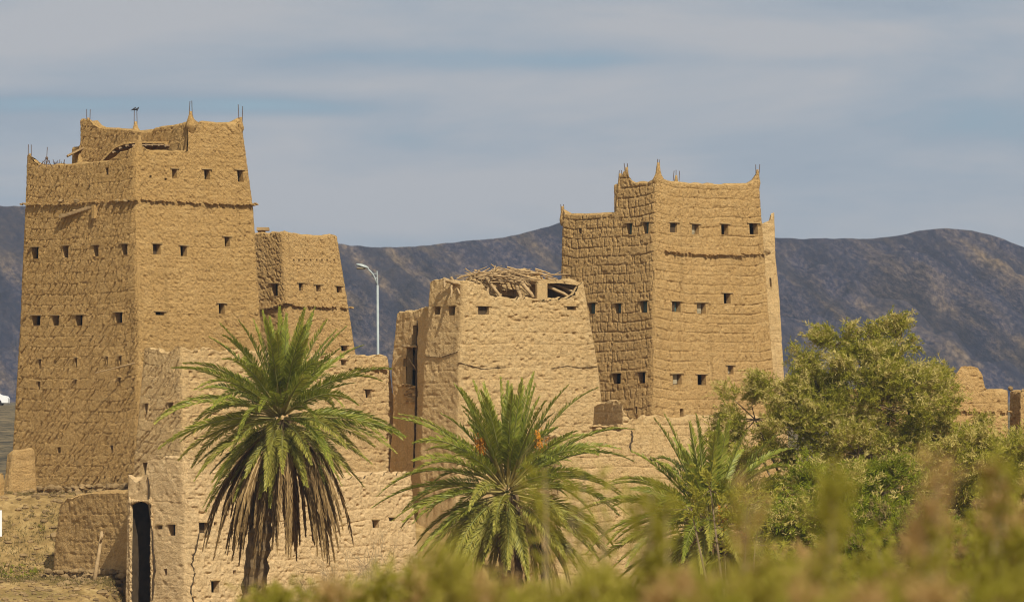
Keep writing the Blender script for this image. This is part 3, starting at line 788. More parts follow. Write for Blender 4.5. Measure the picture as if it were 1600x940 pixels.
def crack(loft, parent, face, pts, w, seed):
    """crack: a dark strip over the plaster, its colour standing for the shade in the fissure"""
    rg = random.Random(seed); b = MB(); P_ = []
    for (xa, ya), (xb, yb) in zip(pts[:-1], pts[1:]):
        for i in range(4):
            f = i/4; P_.append((xa+(xb-xa)*f+rg.uniform(-1.0, 1.0), ya+(yb-ya)*f))
    P_.append(pts[-1]); e = np.array((*loft.dirv(face), 0)); n = np.array((*loft.nrm(face), 0)); V = []; Fc = []
    for i, (x, y) in enumerate(P_):
        t, z = loft.pix(face, x, y); k = w*(.35+.65*abs(math.sin(i*1.7+seed)))*min(1, i*.5+.2, (len(P_)-1-i)*.5+.2)
        for s_ in (-1, 1): V.append(loft.pt(face, t, z, .045)+e*k*s_)
        for s_ in (-1, 1): V.append(loft.pt(face, t, z, -.10)+e*k*s_)
    for i in range(len(P_)-1):
        a = i*4; Fc += [[a, a+1, a+5, a+4], [a, a+4, a+6, a+2], [a+1, a+3, a+7, a+5]]
    return obj('crack', np.array(V), Fc, M['hollow_shade'], parent)
rg = random.Random(21)
for xs_, lo, hi in ((203.5, -1.6, .6), (236, -.6, 1.6)):
    wj = MB()
    for i in range(64):
        wj.ball(lg.pt(0, *lg.pix(0, xs_+rg.uniform(lo, hi), 780+i*3), -.02), (rg.uniform(.03, .075), .08, rg.uniform(.07, .13)), 6, 5, .25)
    s_ = 1 if xs_ < 220 else -1
    for k_, r_ in ((1, .13), (4, .11), (7, .08), (10, .06), (13, .05)): wj.ball(lg.pt(0, *lg.pix(0, xs_+s_*k_, 784-k_*.15), -.03), (r_, .10, r_), 7, 6, .2)
    wj.build('worn_jamb', M['mud_cream'], G, True)
crack(lg, G, 0, [(232, 745), (234, 790), (240, 850), (242, 890), (238, 940)], .035, 1)
crack(lg, G, 1, [(311, 832), (305, 860), (299, 880), (303, 895), (297, 925), (305, 950)], .035, 3)

# ================================================================== LOW OUTHOUSE, left
H = thing('mud_outhouse', P(150, 910, 203.5), 'low mud outhouse on a stone footing left of the tall doorway', 'outhouse')
lh = Loft([(940, 74, 240, 330), (850, 82, 238, 328), (770, 92, 232, 326)], 202, 53)
zh = lh.pix(0, 170, 772)[1]
lh.build('wall', H, M['mud_tower'], ['smooth']*4, {0: lh.profile(0, [(90, 800), (95, 788), (106, 779), (122, 774), (150, 771), (232, 769)]), 1: flat(zh), 2: flat(zh-.1), 3: [(0, zh-.1), (.8, zh-.1), (1, zh-.6)]}, ZC-7, zh-.15, thick=.5, seed=41, r=.4, ragged=.05, top_round=.16)
q0, q1 = lh.pt(0, .02, Zof(905, 204)), lh.pt(0, .72, Zof(905, 203))
stones(H, q0+[0, -.1, -.15], q1+[0, -.1, -.1], 3, .15, seed=5)
st = MB(); st.tube([P(146, 916, 202.2), P(152, 880, 202.45), P(156, 855, 202.6), P(159, 830, 202.9)], [.10, .085, .075, .06], 7)
st.tube([P(157, 846, 202.6), P(161, 834, 202.5)], [.05, .03], 5)
tag(st.build('wooden_pole', M['wood_grey'], None, True, loc=P(146, 916, 202.2)), 'weathered wooden pole leaning against the low outhouse', 'pole')

# buttress stub at the far left
I_ = thing('mud_buttress', P(30, 775, 217), 'small mud buttress stub at the foot of the tallest tower', 'buttress')
li = Loft([(800, -2, 8, 62), (705, 10, 22, 57), (690, 11, 23, 56)], 216.5, 60)
zi = li.pix(1, 40, 705)[1]
li.build('wall', I_, M['mud_tower'], ['smooth']*4, {0: flat(zi-.1), 1: li.profile(1, [(20, 710), (28, 706), (40, 703), (56, 702)]), 2: flat(zi), 3: flat(zi)}, ZC-5, zi-.1, thick=.35, seed=43, r=.25, ragged=.05, top_round=.15)
stones(I_, li.pt(1, .0, Zof(788, 216))+[-.1, -.1, 0], li.pt(1, 1.0, Zof(774, 217)), 2, .17, seed=9)
li2 = thing('rubble_pier', P(2, 800, 215), 'stump of a broken mud pier at the left edge', 'pier')
lp = Loft([(815, -14, -6, 9), (738, -12, -5, 7), (730, -11, -5, 6)], 214.5, 50); zp = lp.pix(1, 2, 740)[1]
lp.build('wall', li2, M['mud_brown'], ['smooth']*4, {k: flat(zp) for k in range(4)}, ZC-5, zp-.1, thick=.15, seed=44, r=.1, ragged=.12)

# ================================================================== CENTRAL RUIN WITH STICK ROOF
C = thing('ruined_mud_house', P(716, 760, 214), 'central pale ruin with a collapsed roof of poles and brushwood', 'ruin')
lc_ = Loft([(900, 646, 712, 972), (720, 654, 715, 952), (573, 660, 717, 937), (468, 668, 722, 919), (420, 671, 724, 911)], 214, 54)
for r_ in [(679, 479, 688, 491), (701, 478, 711, 492)]: lc_.window(0, *r_, shutter='pale_shutter' if r_[0] > 700 else None, frac=.35, off=.1)
for r_ in [(747, 478.5, 764, 491), (886, 478.5, 900, 484)]: lc_.window(1, *r_, shutter='pale_shutter' if r_[0] < 800 else None, frac=.3, over=.16)
zlo = lc_.pix(1, 830, 468)[1]; zhi = lc_.pix(1, 911, 441)[1]
topC = {0: lc_.profile(0, [(669, 446), (676, 440), (692, 438), (706, 441), (722, 440)]),
        1: lc_.profile(1, [(722, 440), (735, 441), (752, 442), (760, 455), (768, 467), (800, 467), (840, 468), (890, 467), (899, 463), (904, 447), (911, 441)]),
        2: [(0, zhi), (.55, zhi+.15), (1, zhi-.1)], 3: flat(zhi)}
lc_.build('wall', C, M['mud_pale'], ['smooth', 'rough', 'smooth', 'rough'], topC, ZC-7, zlo-1.0, thick=.36, seed=55, r=.2, fine_from=Zof(780, 214), ragged=.10)

# stair house on the roof
p_ = plan(735, 726, 858, 216.6, 60)
lr = Loft(None, 0, 0, levels_xy=[(zlo-1.2, p_), (zhi+1.2, p_)])
lr.window(1, 784, 454, 806, 469, name='roof_doorway', depth=.7, over=.2)
prr = lr.profile(1, [(735, 432), (745, 427), (775, 424), (800, 426), (822, 421), (840, 426), (850, 436), (858, 441)])
lr.build('stair_house', C, M['mud_pale'], ['rough']*4, {0: [(0, prr[0][1]-.1), (1, prr[0][1])], 1: prr, 2: flat(prr[-1][1]), 3: flat(prr[0][1])}, zlo-1.2, prr[-1][1]-.6, thick=.3, seed=58, r=.12, ragged=.06)
dC = lambda x: 214.35+.0195*(x-722)
def pole(name, a, b, r0, r1, bend=0.0, parent=C, mat='wood_grey'):
    a = np.asarray(a); b = np.asarray(b); pts = []
    for i in range(6):
        t = i/5; pts.append(a+(b-a)*t+np.array((.02*math.sin(i*2.3), 0, bend*math.sin(math.pi*t)+.015*math.cos(i*3.1))))
    return MB().tube(pts, [r0+(r1-r0)*i/5 for i in range(6)], 7).build(name, M[mat], parent, True)
for xa, ya, da, xb, yb, db, r0, bend in [(760, 434, 214.9, 785, 468, 214.6, .085, .0), (812, 438, 214.8, 834, 464, 215.0, .10, .0), (806, 444, 215.2, 815, 468, 214.9, .10, .0),
        (838, 441, 214.9, 892, 465, 216.0, .085, .05), (852, 441, 215.2, 908, 463, 217.2, .075, .09), (858, 441, 215.0, 848, 467, 215.2, .035, 0),
        (693, 436, 215.0, 722, 444, 214.3, .085, -.03), (718, 441, 214.4, 752, 452, 214.4, .06, 0), (705, 434, 215.0, 719, 459, 214.0, .065, 0), (706, 440, 214.7, 705, 464, 214.25, .06, 0), (694, 436, 215.1, 695, 448, 214.75, .06, 0),
        (762, 446, 214.9, 763, 468, 214.7, .06, 0)]:
    pole('roof_pole', P(xa, ya, dC(xa)+.35+da-214), P(xb, yb, dC(xb)+.25), r0, r0*.75, bend)
rg = random.Random(11)
bw = MB()
for i in range(95):
    x = rg.gauss(792, 30); y = 431+rg.uniform(-9, 9)+abs(x-790)*.03
    ln = rg.uniform(.5, 1.7); an = rg.gauss(0, .45)+(.25 if x < 795 else -.25)
    c = P(x, y, dC(x)+rg.uniform(.5, 2.4)); v = np.array((math.cos(an), rg.uniform(-.5, .5), math.sin(an)*.6))*ln/2
    r0 = rg.uniform(.012, .045); bw.tube([c-v, c+np.array((0, 0, rg.uniform(-.05, .08))), c+v], [r0, r0*.9, r0*.5], 5)
tag(bw.build('brushwood', M['wood_grey'], C), None, None, None, 'stuff')
V = []
for x, y, o_ in ((838, 439, .55), (872, 437, .45), (908, 441, .25)):
    p = P(x, y, dC(x)+o_); q = p+np.array((-.6, 2.2, .12)); V += [p, q, q-np.array((0, 0, .16)), p-np.array((0, 0, .14))]
Fc = [[a+k, a+4+k, a+4+(k+1) % 4, a+(k+1) % 4] for a in (0, 4) for k in range(4)]+[[0, 1, 2, 3], [11, 10, 9, 8]]
obj('roof_slab', np.array(V), Fc, M['mud_pale'], C)  # mud roof fragment, added to throw the hollow below into shadow
MB().box(P(846, 455, 217.0), [(.87, .5, 0), (-.5, .87, 0), (0, 0, 1)], (.25, .08, .35)).build('mud_post', M['mud_pale'], C)
# left wing with the torn open cavity
lw = Loft([(900, 598, 690, 760), (640, 612, 690, 760), (570, 609.5, 689, 760), (484, 618.5, 688, 760), (470, 619, 688, 760)], 216.2, 58)
lw.window(0, 634, 541, 651, 603, name='torn_cavity', depth=1.2, lintel=False)
lw.window(0, 644, 508, 651, 541, name='torn_cavity', depth=.5, lintel=False)
lw.window(0, 630, 560, 634, 572, name='vent_hole', depth=.5, lintel=False)
zw = lw.pix(0, 640, 487)[1]
lw.build('wing_wall', C, M['mud_pale'], ['smooth', 'smooth', 'smooth', 'rough'], {0: lw.profile(0, [(618, 492), (626, 489), (640, 487), (655, 483), (664, 481), (690, 483)]), 1: flat(zw), 2: flat(zw), 3: flat(zw-.1)}, ZC-6, zw-.3, thick=.3, seed=61, r=.2, fine_from=Zof(760, 216), ragged=.07)
pole('roof_pole', lw.pt(0, *lw.pix(0, 633, 541), .12), lw.pt(0, *lw.pix(0, 653, 541), .06), .06, .05)
pole('roof_pole', lw.pt(0, *lw.pix(0, 635, 558), -.1), lw.pt(0, *lw.pix(0, 647, 577), -.1), .03, .025)
cs = MB(); rg = random.Random(3)
for i in range(34): cs.ball(lw.pt(0, *lw.pix(0, rg.uniform(629, 649), 600+i*.85), -.02), (rg.uniform(.1, .24), .16, .055), 7, 4, .22)
cs.build('cavity_stones', M['mud_pale'], C)
crack(lc_, C, 1, [(716, 566), (735, 571), (755, 576), (790, 573)], .03, 2)
crack(lc_, C, 1, [(860, 575), (885, 571), (905, 574), (934, 572)], .03, 5)
crack(lc_, C, 0, [(664, 556), (690, 558), (716, 549)], .025, 7)
crack(lw, C, 0, [(652, 500), (652, 560), (650, 640), (648, 690), (647, 730)], .05, 6)

# ================================================================== RIGHT TOWER
T = thing('mud_tower', P(1022, 720, 228), 'square tower of coursed mud blocks with four horned corners and teal shutters', 'tower')
DT = 228
lt = Loft([(760, 857, 1021, 1222), (580, 866, 1021.5, 1212), (400, 873.5, 1023, 1198.5), (285, 876, 1028, 1190)], DT, 49)
for r_, s_ in [((979, 349, 987.5, 366), 'teal'), ((1005, 347, 1013.5, 365), 'teal'), ((919, 473, 930, 490), 'teal'), ((961, 474, 970.5, 489), 'teal'), ((1000, 470, 1011.5, 488), 'teal'), ((957, 583, 970, 599), None), ((997, 581, 1008, 598), None)]:
    lt.window(0, *r_, shutter=s_, frac=.62, off=-.15)
lt.window(0, 903.5, 356, 909, 365, lintel=False); lt.window(0, 992, 635, 996, 645, lintel=False, name='slit_window')
for r_, s_ in [((1047, 348, 1058, 363), 'pale_shutter'), ((1081, 350, 1092, 366), 'pale_shutter'), ((1127, 350, 1138, 366), None), ((1171, 349, 1184, 366), None), ((1131, 458, 1141.5, 474), None), ((1050, 471, 1063.5, 487), 'teal'), ((1089, 473, 1102.5, 490), 'pale_shutter'), ((1051, 584, 1065, 600), 'pale_shutter'), ((1090, 585, 1103, 601), None), ((1137, 571, 1146, 584), 'pale_shutter')]:
    lt.window(1, *r_, shutter=s_, frac=.42, off=.1)
lt.window(1, 1062.5, 638, 1068, 651, lintel=False, name='slit_window')
zT = lt.pix(1, 1110, 288)[1]; zTl = lt.pix(0, 910, 336)[1]
tS = lt.pix(0, 963, 330)[0]
topT = {0: lt.profile(0, [(874, 326), (878, 328), (882, 335), (900, 337), (945, 335), (957, 334), (962, 331), (965, 296), (967, 276), (972, 274), (975, 268), (980, 265), (984, 280), (992, 287), (1012, 286), (1020, 281), (1025, 270), (1028, 262)]),
        1: lt.profile(1, [(1028, 262), (1032, 271), (1037, 280), (1046, 285), (1075, 288), (1130, 290), (1165, 289), (1177, 286), (1183, 278), (1187, 270), (1190, 269)]),
        2: [(0, zT+.2), (.05, zT), (.38, zT), (.39, zTl), (1, zTl)], 3: [(0, zTl), (.95, zTl), (1, zTl+.4)]}
lt.build('wall', T, M['mud_tower'], ['blocks']*4, topT, ZC-3, zTl-.5, seed=71, r=.32, fine_from=Zof(680, DT))
e0 = lt.pt(0, tS+.02, zT)[:2]; e2 = lt.pt(2, .38, zT)[:2]; nr_ = lt.nrm(1)
ww = [e0, e0-0, e2, e2]; dv = (e2-e0)/np.linalg.norm(e2-e0)
ww = [e0-nr_*.4, e0, e2, e2-nr_*.4]
lx = Loft(None, 0, 0, levels_xy=[(zTl-1.0, ww), (zT+.3, ww)])
lx.build('terrace_wall', T, M['mud_tower'], ['smooth']*4, {k: flat(zT-.05) for k in range(4)}, zTl-1.0, zTl-.8, thick=.18, seed=73, r=.1)
cT = lt.corners(zT)[0]; cTl = lt.corners(zTl)[0]
horn(T, 1028.5, 254, dd(cT[1])+.2, 34, .42, 'mud_tower', 2, 5, seed=11)
horn(T, 1183.5, 265, dd(cT[2])-.1, 24, .24, 'mud_tower', 2, 8, seed=12)
horn(T, 979, 261, dd(e0)+1.2, 28, .30, 'mud_tower', 2, 6, seed=13)
horn(T, 969, 271, dd(e0), 28, .26, 'mud_tower', 2, 5, seed=14)
horn(T, 1056.5, 274, dd(e2), 22, .26, 'mud_tower', 3, 8, seed=15)
horn(T, 879, 322, dd(cTl[0]), 22, .22, 'mud_tower', 2, 3, seed=16)
for f, pts in ((1, [(1040, 392), (1090, 397), (1150, 398), (1197, 396)]),):
    ledge(lt, T, f, pts, 'mud_tower', 74+f, step=.24, size=.035, skip=.0)
t2, z2 = lt.pix(1, 1084, 649); a = lt.pt(1, lt.pix(1, 1068, 649)[0], z2, .1); b_ = lt.pt(1, lt.pix(1, 1102, 650)[0], z2-.02, .12)
MB().tube([a, b_], .05, 6).build('sill_pole', M['wood_grey'], T)
pt_ = lt.pt(1, .985, Zof(394, 233), .15); MB().ball(pt_, (.16, .14, .13), 7, 5, .2).build('spout_stone', M['stone'], T)
# narrow wing behind the right corner
lq = Loft([(760, 1150, 1196, 1238), (580, 1150, 1196, 1226), (455, 1150, 1192, 1219), (400, 1150, 1190, 1213.5), (330, 1150, 1190, 1211.5)], dd(lt.corners(Zof(500, DT))[0][2])+.6, 60)
lq.window(1, 1202.5, 434, 1205.5, 448, lintel=False, name='slit_window', depth=.3)
zq = lq.pix(1, 1207, 347)[1]
lq.build('wing_wall', T, M['mud_pale'], ['smooth']*4, {0: flat(zq), 1: lq.profile(1, [(1190, 350), (1200, 347), (1204, 344), (1205, 333), (1211, 332)]), 2: flat(zq-.2), 3: flat(zq)}, ZC-2, zq-.6, thick=.2, seed=77, r=.15, fine_from=Zof(640, 230))

# ================================================================== LOW WALLS in front of the right tower
J = thing('mud_wall', P(1000, 900, 206), 'cracked low mud wall below the horned tower, behind the middle palm', 'wall')
lj = Loft([(1000, 800, 868, 1215), (700, 830, 874, 1190), (640, 832, 875, 1188)], 205.5, 60, 28)
lj.window(1, 1012, 822, 1029, 837); lj.window(1, 918, 808, 927, 816, lintel=False, name='vent_hole')
zj = lj.pix(1, 1100, 652)[1]
lj.build('wall', J, M['mud_pale'], ['rough', 'blocks', 'rough', 'rough'], {0: flat(lj.pix(1, 880, 680)[1]), 1: lj.profile(1, [(872, 680), (900, 677), (940, 675), (976, 672), (982, 657), (992, 652), (1005, 652), (1060, 653), (1120, 650), (1188, 652)]), 2: [(0, zj), (.62, zj), (.66, zj-1.3), (1, zj-1.3)], 3: flat(zj-1.3)}, ZC-8, zj-1.4, thick=.5, seed=81, r=.2, fine_from=Zof(900, 207), ragged=.12)
crack(lj, J, 1, [(986, 672), (988, 684), (984, 695), (986, 706)], .05, 8)
S = thing('wall_stub', P(960, 672, 212), 'broken mud wall stub with a shaded left side, standing between ruin and horned tower', 'wall')
ls = Loft([(700, 922, 974, 992), (640, 927, 972, 984), (610, 929, 971, 980)], 209.5, 68)
zs = ls.pix(0, 950, 628)[1]
ls.build('wall', S, M['mud_pale'], ['rough', 'rough', 'rough', 'rough'], {0: ls.profile(0, [(928, 634), (938, 629), (950, 625), (965, 626), (972, 632)]), 1: ls.profile(1, [(971, 632), (976, 644), (985, 656), (990, 664)]), 2: flat(zs-.7), 3: flat(zs)}, ZC-4, zs-1.2, thick=.3, seed=83, r=.1, ragged=.08)
rb = MB(); rg = random.Random(8)
for i in range(40): rb.ball(P(rg.uniform(925, 975), 673+rg.uniform(-8, 3), 208.2+rg.uniform(-.3, .3)), (rg.uniform(.06, .2), .14, rg.uniform(.04, .1)), 6, 4, .25)
rb.build('rubble', M['mud_pale'], S)

K = thing('mud_wall', P(1530, 700, 216), 'crumbling mud wall with a rounded stump at the right edge, beyond the tamarisk', 'wall')
lk = Loft([(860, 1300, 1400, 1578), (640, 1310, 1402, 1576), (560, 1312, 1402, 1576)], 214, 60, 22)
zk = lk.pix(1, 1560, 610)[1]
lk.build('wall', K, M['mud_tower'], ['rough']*4, {0: flat(zk), 1: lk.profile(1, [(1402, 612), (1485, 608), (1494, 582), (1502, 573), (1515, 571.5), (1528, 574), (1535, 584), (1538, 604), (1544, 609), (1576, 611)]), 2: flat(zk), 3: flat(zk)}, ZC-5, zk-.4, thick=.6, seed=91, r=.12, fine_from=Zof(720, 214), ragged=.06)
ledge(lk, K, 1, [(1490, 640), (1540, 643), (1576, 643)], 'mud_tower', 92, name='ledge_stones', step=.25, size=.05, skip=.1)
lk2 = Loft([(860, 1576, 1594, 1680), (640, 1577, 1595, 1680), (560, 1577, 1595, 1680)], 218.3, 70)
zk2 = lk2.pix(1, 1597, 611)[1]
lk2.build('return_wall', K, M['mud_tower'], ['rough']*4, {k: flat(zk2) for k in range(4)}, ZC-5, zk2-.4, thick=.3, seed=93, r=.08, fine_from=Zof(720, 214), ragged=.06)
bb = MB().ball(P(1579, 606.5, 217), (.12, .1, .10), 7, 5, .2); bb.build('cap_stone', M['stone'], K)

# ================================================================== STREET LAMP
DL = 300
lz = float(gz(Xof(591, DL), DL))
lamp = thing('street_lamp', (Xof(591.5, DL), DL, lz), 'grey steel street lamp with one curved arm, behind the pale house', 'street lamp')
b = MB(); b.tube([(Xof(591.5, DL), DL, lz), P(590, 446, DL)], [.095, .065], 10); b.build('pole', M['steel'], lamp, True)
MB().tube([P(590, 446.5, DL), P(589, 423, DL)], [.045, .04], 8).build('finial', M['steel'], lamp)
MB().tube([P(588.5, 443, DL), P(586.5, 436, DL), P(583, 428.5, DL), P(579, 424, DL), P(575, 420.5, DL)], [.04, .042, .045, .05, .055], 8).build('arm', M['steel'], lamp, True)
bc = MB()
for y, x in ((427.5, 582.5), (434.5, 586), (441.5, 588)): bc.tube([P(589.5, y, DL), P(x, y, DL)], .028, 6)
bc.build('bracket', M['steel'], lamp)
hd = MB(); V = []; n = 14
ax = P(556, 414, DL)-P(576, 420, DL); ln = np.linalg.norm(ax); ax /= ln; sd = np.array((0, 1., 0)); up_ = np.cross(sd, ax); up_ = up_ if up_[2] > 0 else -up_
rings = [(-.02, .03, .03, .01), (.06, .11, .07, .03), (.25, .19, .12, .06), (.55, .24, .14, .07), (.85, .18, .10, .06), (1.0, .05, .03, .02)]
for f, wy, hu, hdn in rings:
    c = P(576, 419, DL)+ax*ln*f
    for k in range(n):
        an = 2*math.pi*k/n; V.append(c+sd*wy*math.cos(an)+up_*(hu if math.sin(an) > 0 else hdn)*math.sin(an))
Fc = [[i*n+k, i*n+(k+1) % n, (i+1)*n+(k+1) % n, (i+1)*n+k] for i in range(len(rings)-1) for k in range(n)]+[list(range(n)), list(range((len(rings)-1)*n, len(rings)*n))]
ho = obj('lamp_head', np.array(V), Fc, M['steel'], lamp, True)
gl = MB().ball(P(564.5, 418.4, DL)-up_*.02, (.30, .17, .09), 10, 6); gl.build('diffuser', M['lamp_glass'], ho, True)

# parked car and sign at the left edge
cx = Xof(14, 420)-4.4/2; cz = float(gz(cx, 420))
car = thing('parked_car', (cx, 420, cz), 'white parked car cut by the left edge of the photo', 'car')
V = []; prof = [(-2.2, .35), (-2.2, .85), (-2.0, .95), (-1.2, 1.02), (-.75, 1.48), (.75, 1.50), (1.55, 1.02), (2.05, .92), (2.2, .75), (2.2, .35)]
for y in (-.85, .85):
    for x, z in prof: V.append((cx+x, 420+y*(.85 if z > 1.2 else 1), cz+z))
k = len(prof); Fc = [[i, (i+1) % k, k+(i+1) % k, k+i] for i in range(k)]+[list(range(k))[::-1], list(range(k, 2*k))]
obj('body', np.array(V), Fc, M['white_paint'], car)
gv = [(-.95, 1.06), (-.66, 1.40), (.68, 1.42), (1.22, 1.06)]
obj('side_window', np.array([(cx+x, 420-.85*(.85 if z > 1.2 else 1)-.02, cz+z) for x, z in gv]+[(cx+x, 420-.85*(.85 if z > 1.2 else 1)+.02, cz+z) for x, z in gv]), [[0, 1, 2, 3], [7, 6, 5, 4], [0, 3, 7, 4], [1, 5, 6, 2], [0, 4, 5, 1], [2, 6, 7, 3]], M['auto_glass'], car)
for x in (-1.35, 1.35):
    for y in (-.8, .8): MB().tube([(cx+x, 420+y-.1, cz+.33), (cx+x, 420+y+.1, cz+.33)], .33, 16).build('wheel', M['tyre'], car)
sz = float(gz(Xof(0, 200), 200))
sg = thing('sign_board', (Xof(-6, 200), 200, sz), 'blank white sign board cut by the left edge of the photo', 'sign')
MB().box(P(-8, 817, 200), [(1, 0, 0), (0, 1, 0), (0, 0, 1)], (.28, .02, .52)).build('board', M['white_paint'], sg)
MB().tube([(Xof(-8, 200), 200.05, sz-.3), P(-8, 800, 200.05)], .03, 8).build('post', M['steel'], sg)

# ================================================================== VEGETATION
def unit(v): return v/(np.linalg.norm(v, axis=-1, keepdims=True)+1e-9)
def kites(base, dirs, length, width, side=None, bend=None):
    """one kite shaped blade per row"""
    n = len(base); dirs = unit(dirs)
    if side is None:
        side = np.cross(dirs, unit(rng.normal(size=(n, 3))))
    side = unit(side)
    length = np.broadcast_to(length, (n,))[:, None]; width = np.broadcast_to(width, (n,))[:, None]
    midp = base+dirs*length*.45; tip = base+dirs*length
    if bend is not None: tip = tip+bend
    V = np.stack([base, midp+side*width*.5, tip, midp-side*width*.5], 1).reshape(-1, 3)
    Fq = np.arange(4*n).reshape(-1, 4)
    return V, Fq
def sprays(orig, dirs, length, nb, blen, bwid, droop=.25, spread=.75):
    """feathery sprays: nb blades along each drooping axis"""
    n = len(orig); dirs = unit(dirs)
    s = rng.random((n, nb)); length = np.broadcast_to(length, (n,))
    pos = orig[:, None]+dirs[:, None]*(s*length[:, None])[..., None]
    pos[..., 2] -= droop*(s**2)*length[:, None]
    dv = dirs[:, None]+spread*rng.normal(size=(n, nb, 3))*.8
    dv[..., 2] -= droop*s*1.2
    bl = blen*(1.15-.6*s)*rng.uniform(.7, 1.3, (n, nb))
    return kites(pos.reshape(-1, 3), dv.reshape(-1, 3), bl.ravel(), bwid)

def frond(parent, name, c, az, el, length, mats, nleaf=58, droop=.22, twist=0., leaf_len=.5, leaf_w=.034, dead=False, vshape=.45, into=None):
    h = np.array((math.cos(az), math.sin(az), 0)); d0 = h*math.cos(el)+np.array((0, 0, math.sin(el)))
    K = 15; pts = []; p = c+d0*.12; d = d0.copy(); seg = length/K
    for i in range(K+1):
        pts.append(p.copy())
        g_ = droop*(.35+1.3*(i/K))*(.35+.65*math.hypot(d[0], d[1]))
        d = d+np.array((0, 0, -g_*.38)); d /= np.linalg.norm(d); p = p+d*seg
    pts = np.array(pts); b = into if into is not None else MB()
    rr = [.036*(1-i/K)**1.1+.006 for i in range(K+1)]
    b.tube(pts[:5], rr[:5], 5, 0); b.tube(pts[4:], rr[4:], 4, 2)
    s = np.linspace(.20 if not dead else .12, .995, nleaf)
    s = np.concatenate([s, s]); sd = np.concatenate([np.ones(nleaf), -np.ones(nleaf)])
    s = np.clip(s+rng.normal(0, .004, len(s)), .1, 1)
    pos = np.stack([np.interp(s, np.linspace(0, 1, K+1), pts[:, i]) for i in range(3)], 1)
    tg = np.stack([np.interp(np.clip(s+.02, 0, 1), np.linspace(0, 1, K+1), pts[:, i])-np.interp(np.clip(s-.02, 0, 1), np.linspace(0, 1, K+1), pts[:, i]) for i in range(3)], 1)
    tg = unit(tg)
    sv = np.cross(tg, (0, 0, 1.)); bad = np.linalg.norm(sv, axis=1) < .25
    sv[bad] = np.cross(tg[bad], h); sv = unit(np.where(np.abs(sv) < 1e-9, 1e-6, sv))
    if el > 1.2: sv = unit(np.repeat(np.cross(h, (0, 0, 1.))[None], len(s), 0))
    nv = unit(np.cross(sv, tg)); 
    ct_, st_ = math.cos(twist), math.sin(twist); sv, nv = sv*ct_+nv*st_, nv*ct_-sv*st_
    open_ = .80-.42*s
    if dead: open_ = open_*.35
    dirs = tg*(.62+.35*s)[:, None]+sv*(sd*open_)[:, None]+nv*(vshape*.6+rng.normal(0, .10, len(s)))[:, None]
    dirs = dirs+rng.normal(0, .07, dirs.shape)
    if dead: dirs[:, 2] -= .8
    ll = leaf_len*np.clip(np.sin(np.pi*np.clip(.22+.74*s, 0, 1)), .22, 1)**.8*rng.uniform(.85, 1.12, len(s))
    side = np.cross(unit(dirs), nv+.35*rng.normal(size=nv.shape))
    V, Fq = kites(pos, dirs, ll, leaf_w, side, np.stack([0*ll, 0*ll, -.10*ll], 1))
    b.add(V, Fq.tolist(), 1)
    return None if into is not None else b.build(name, mats, parent)

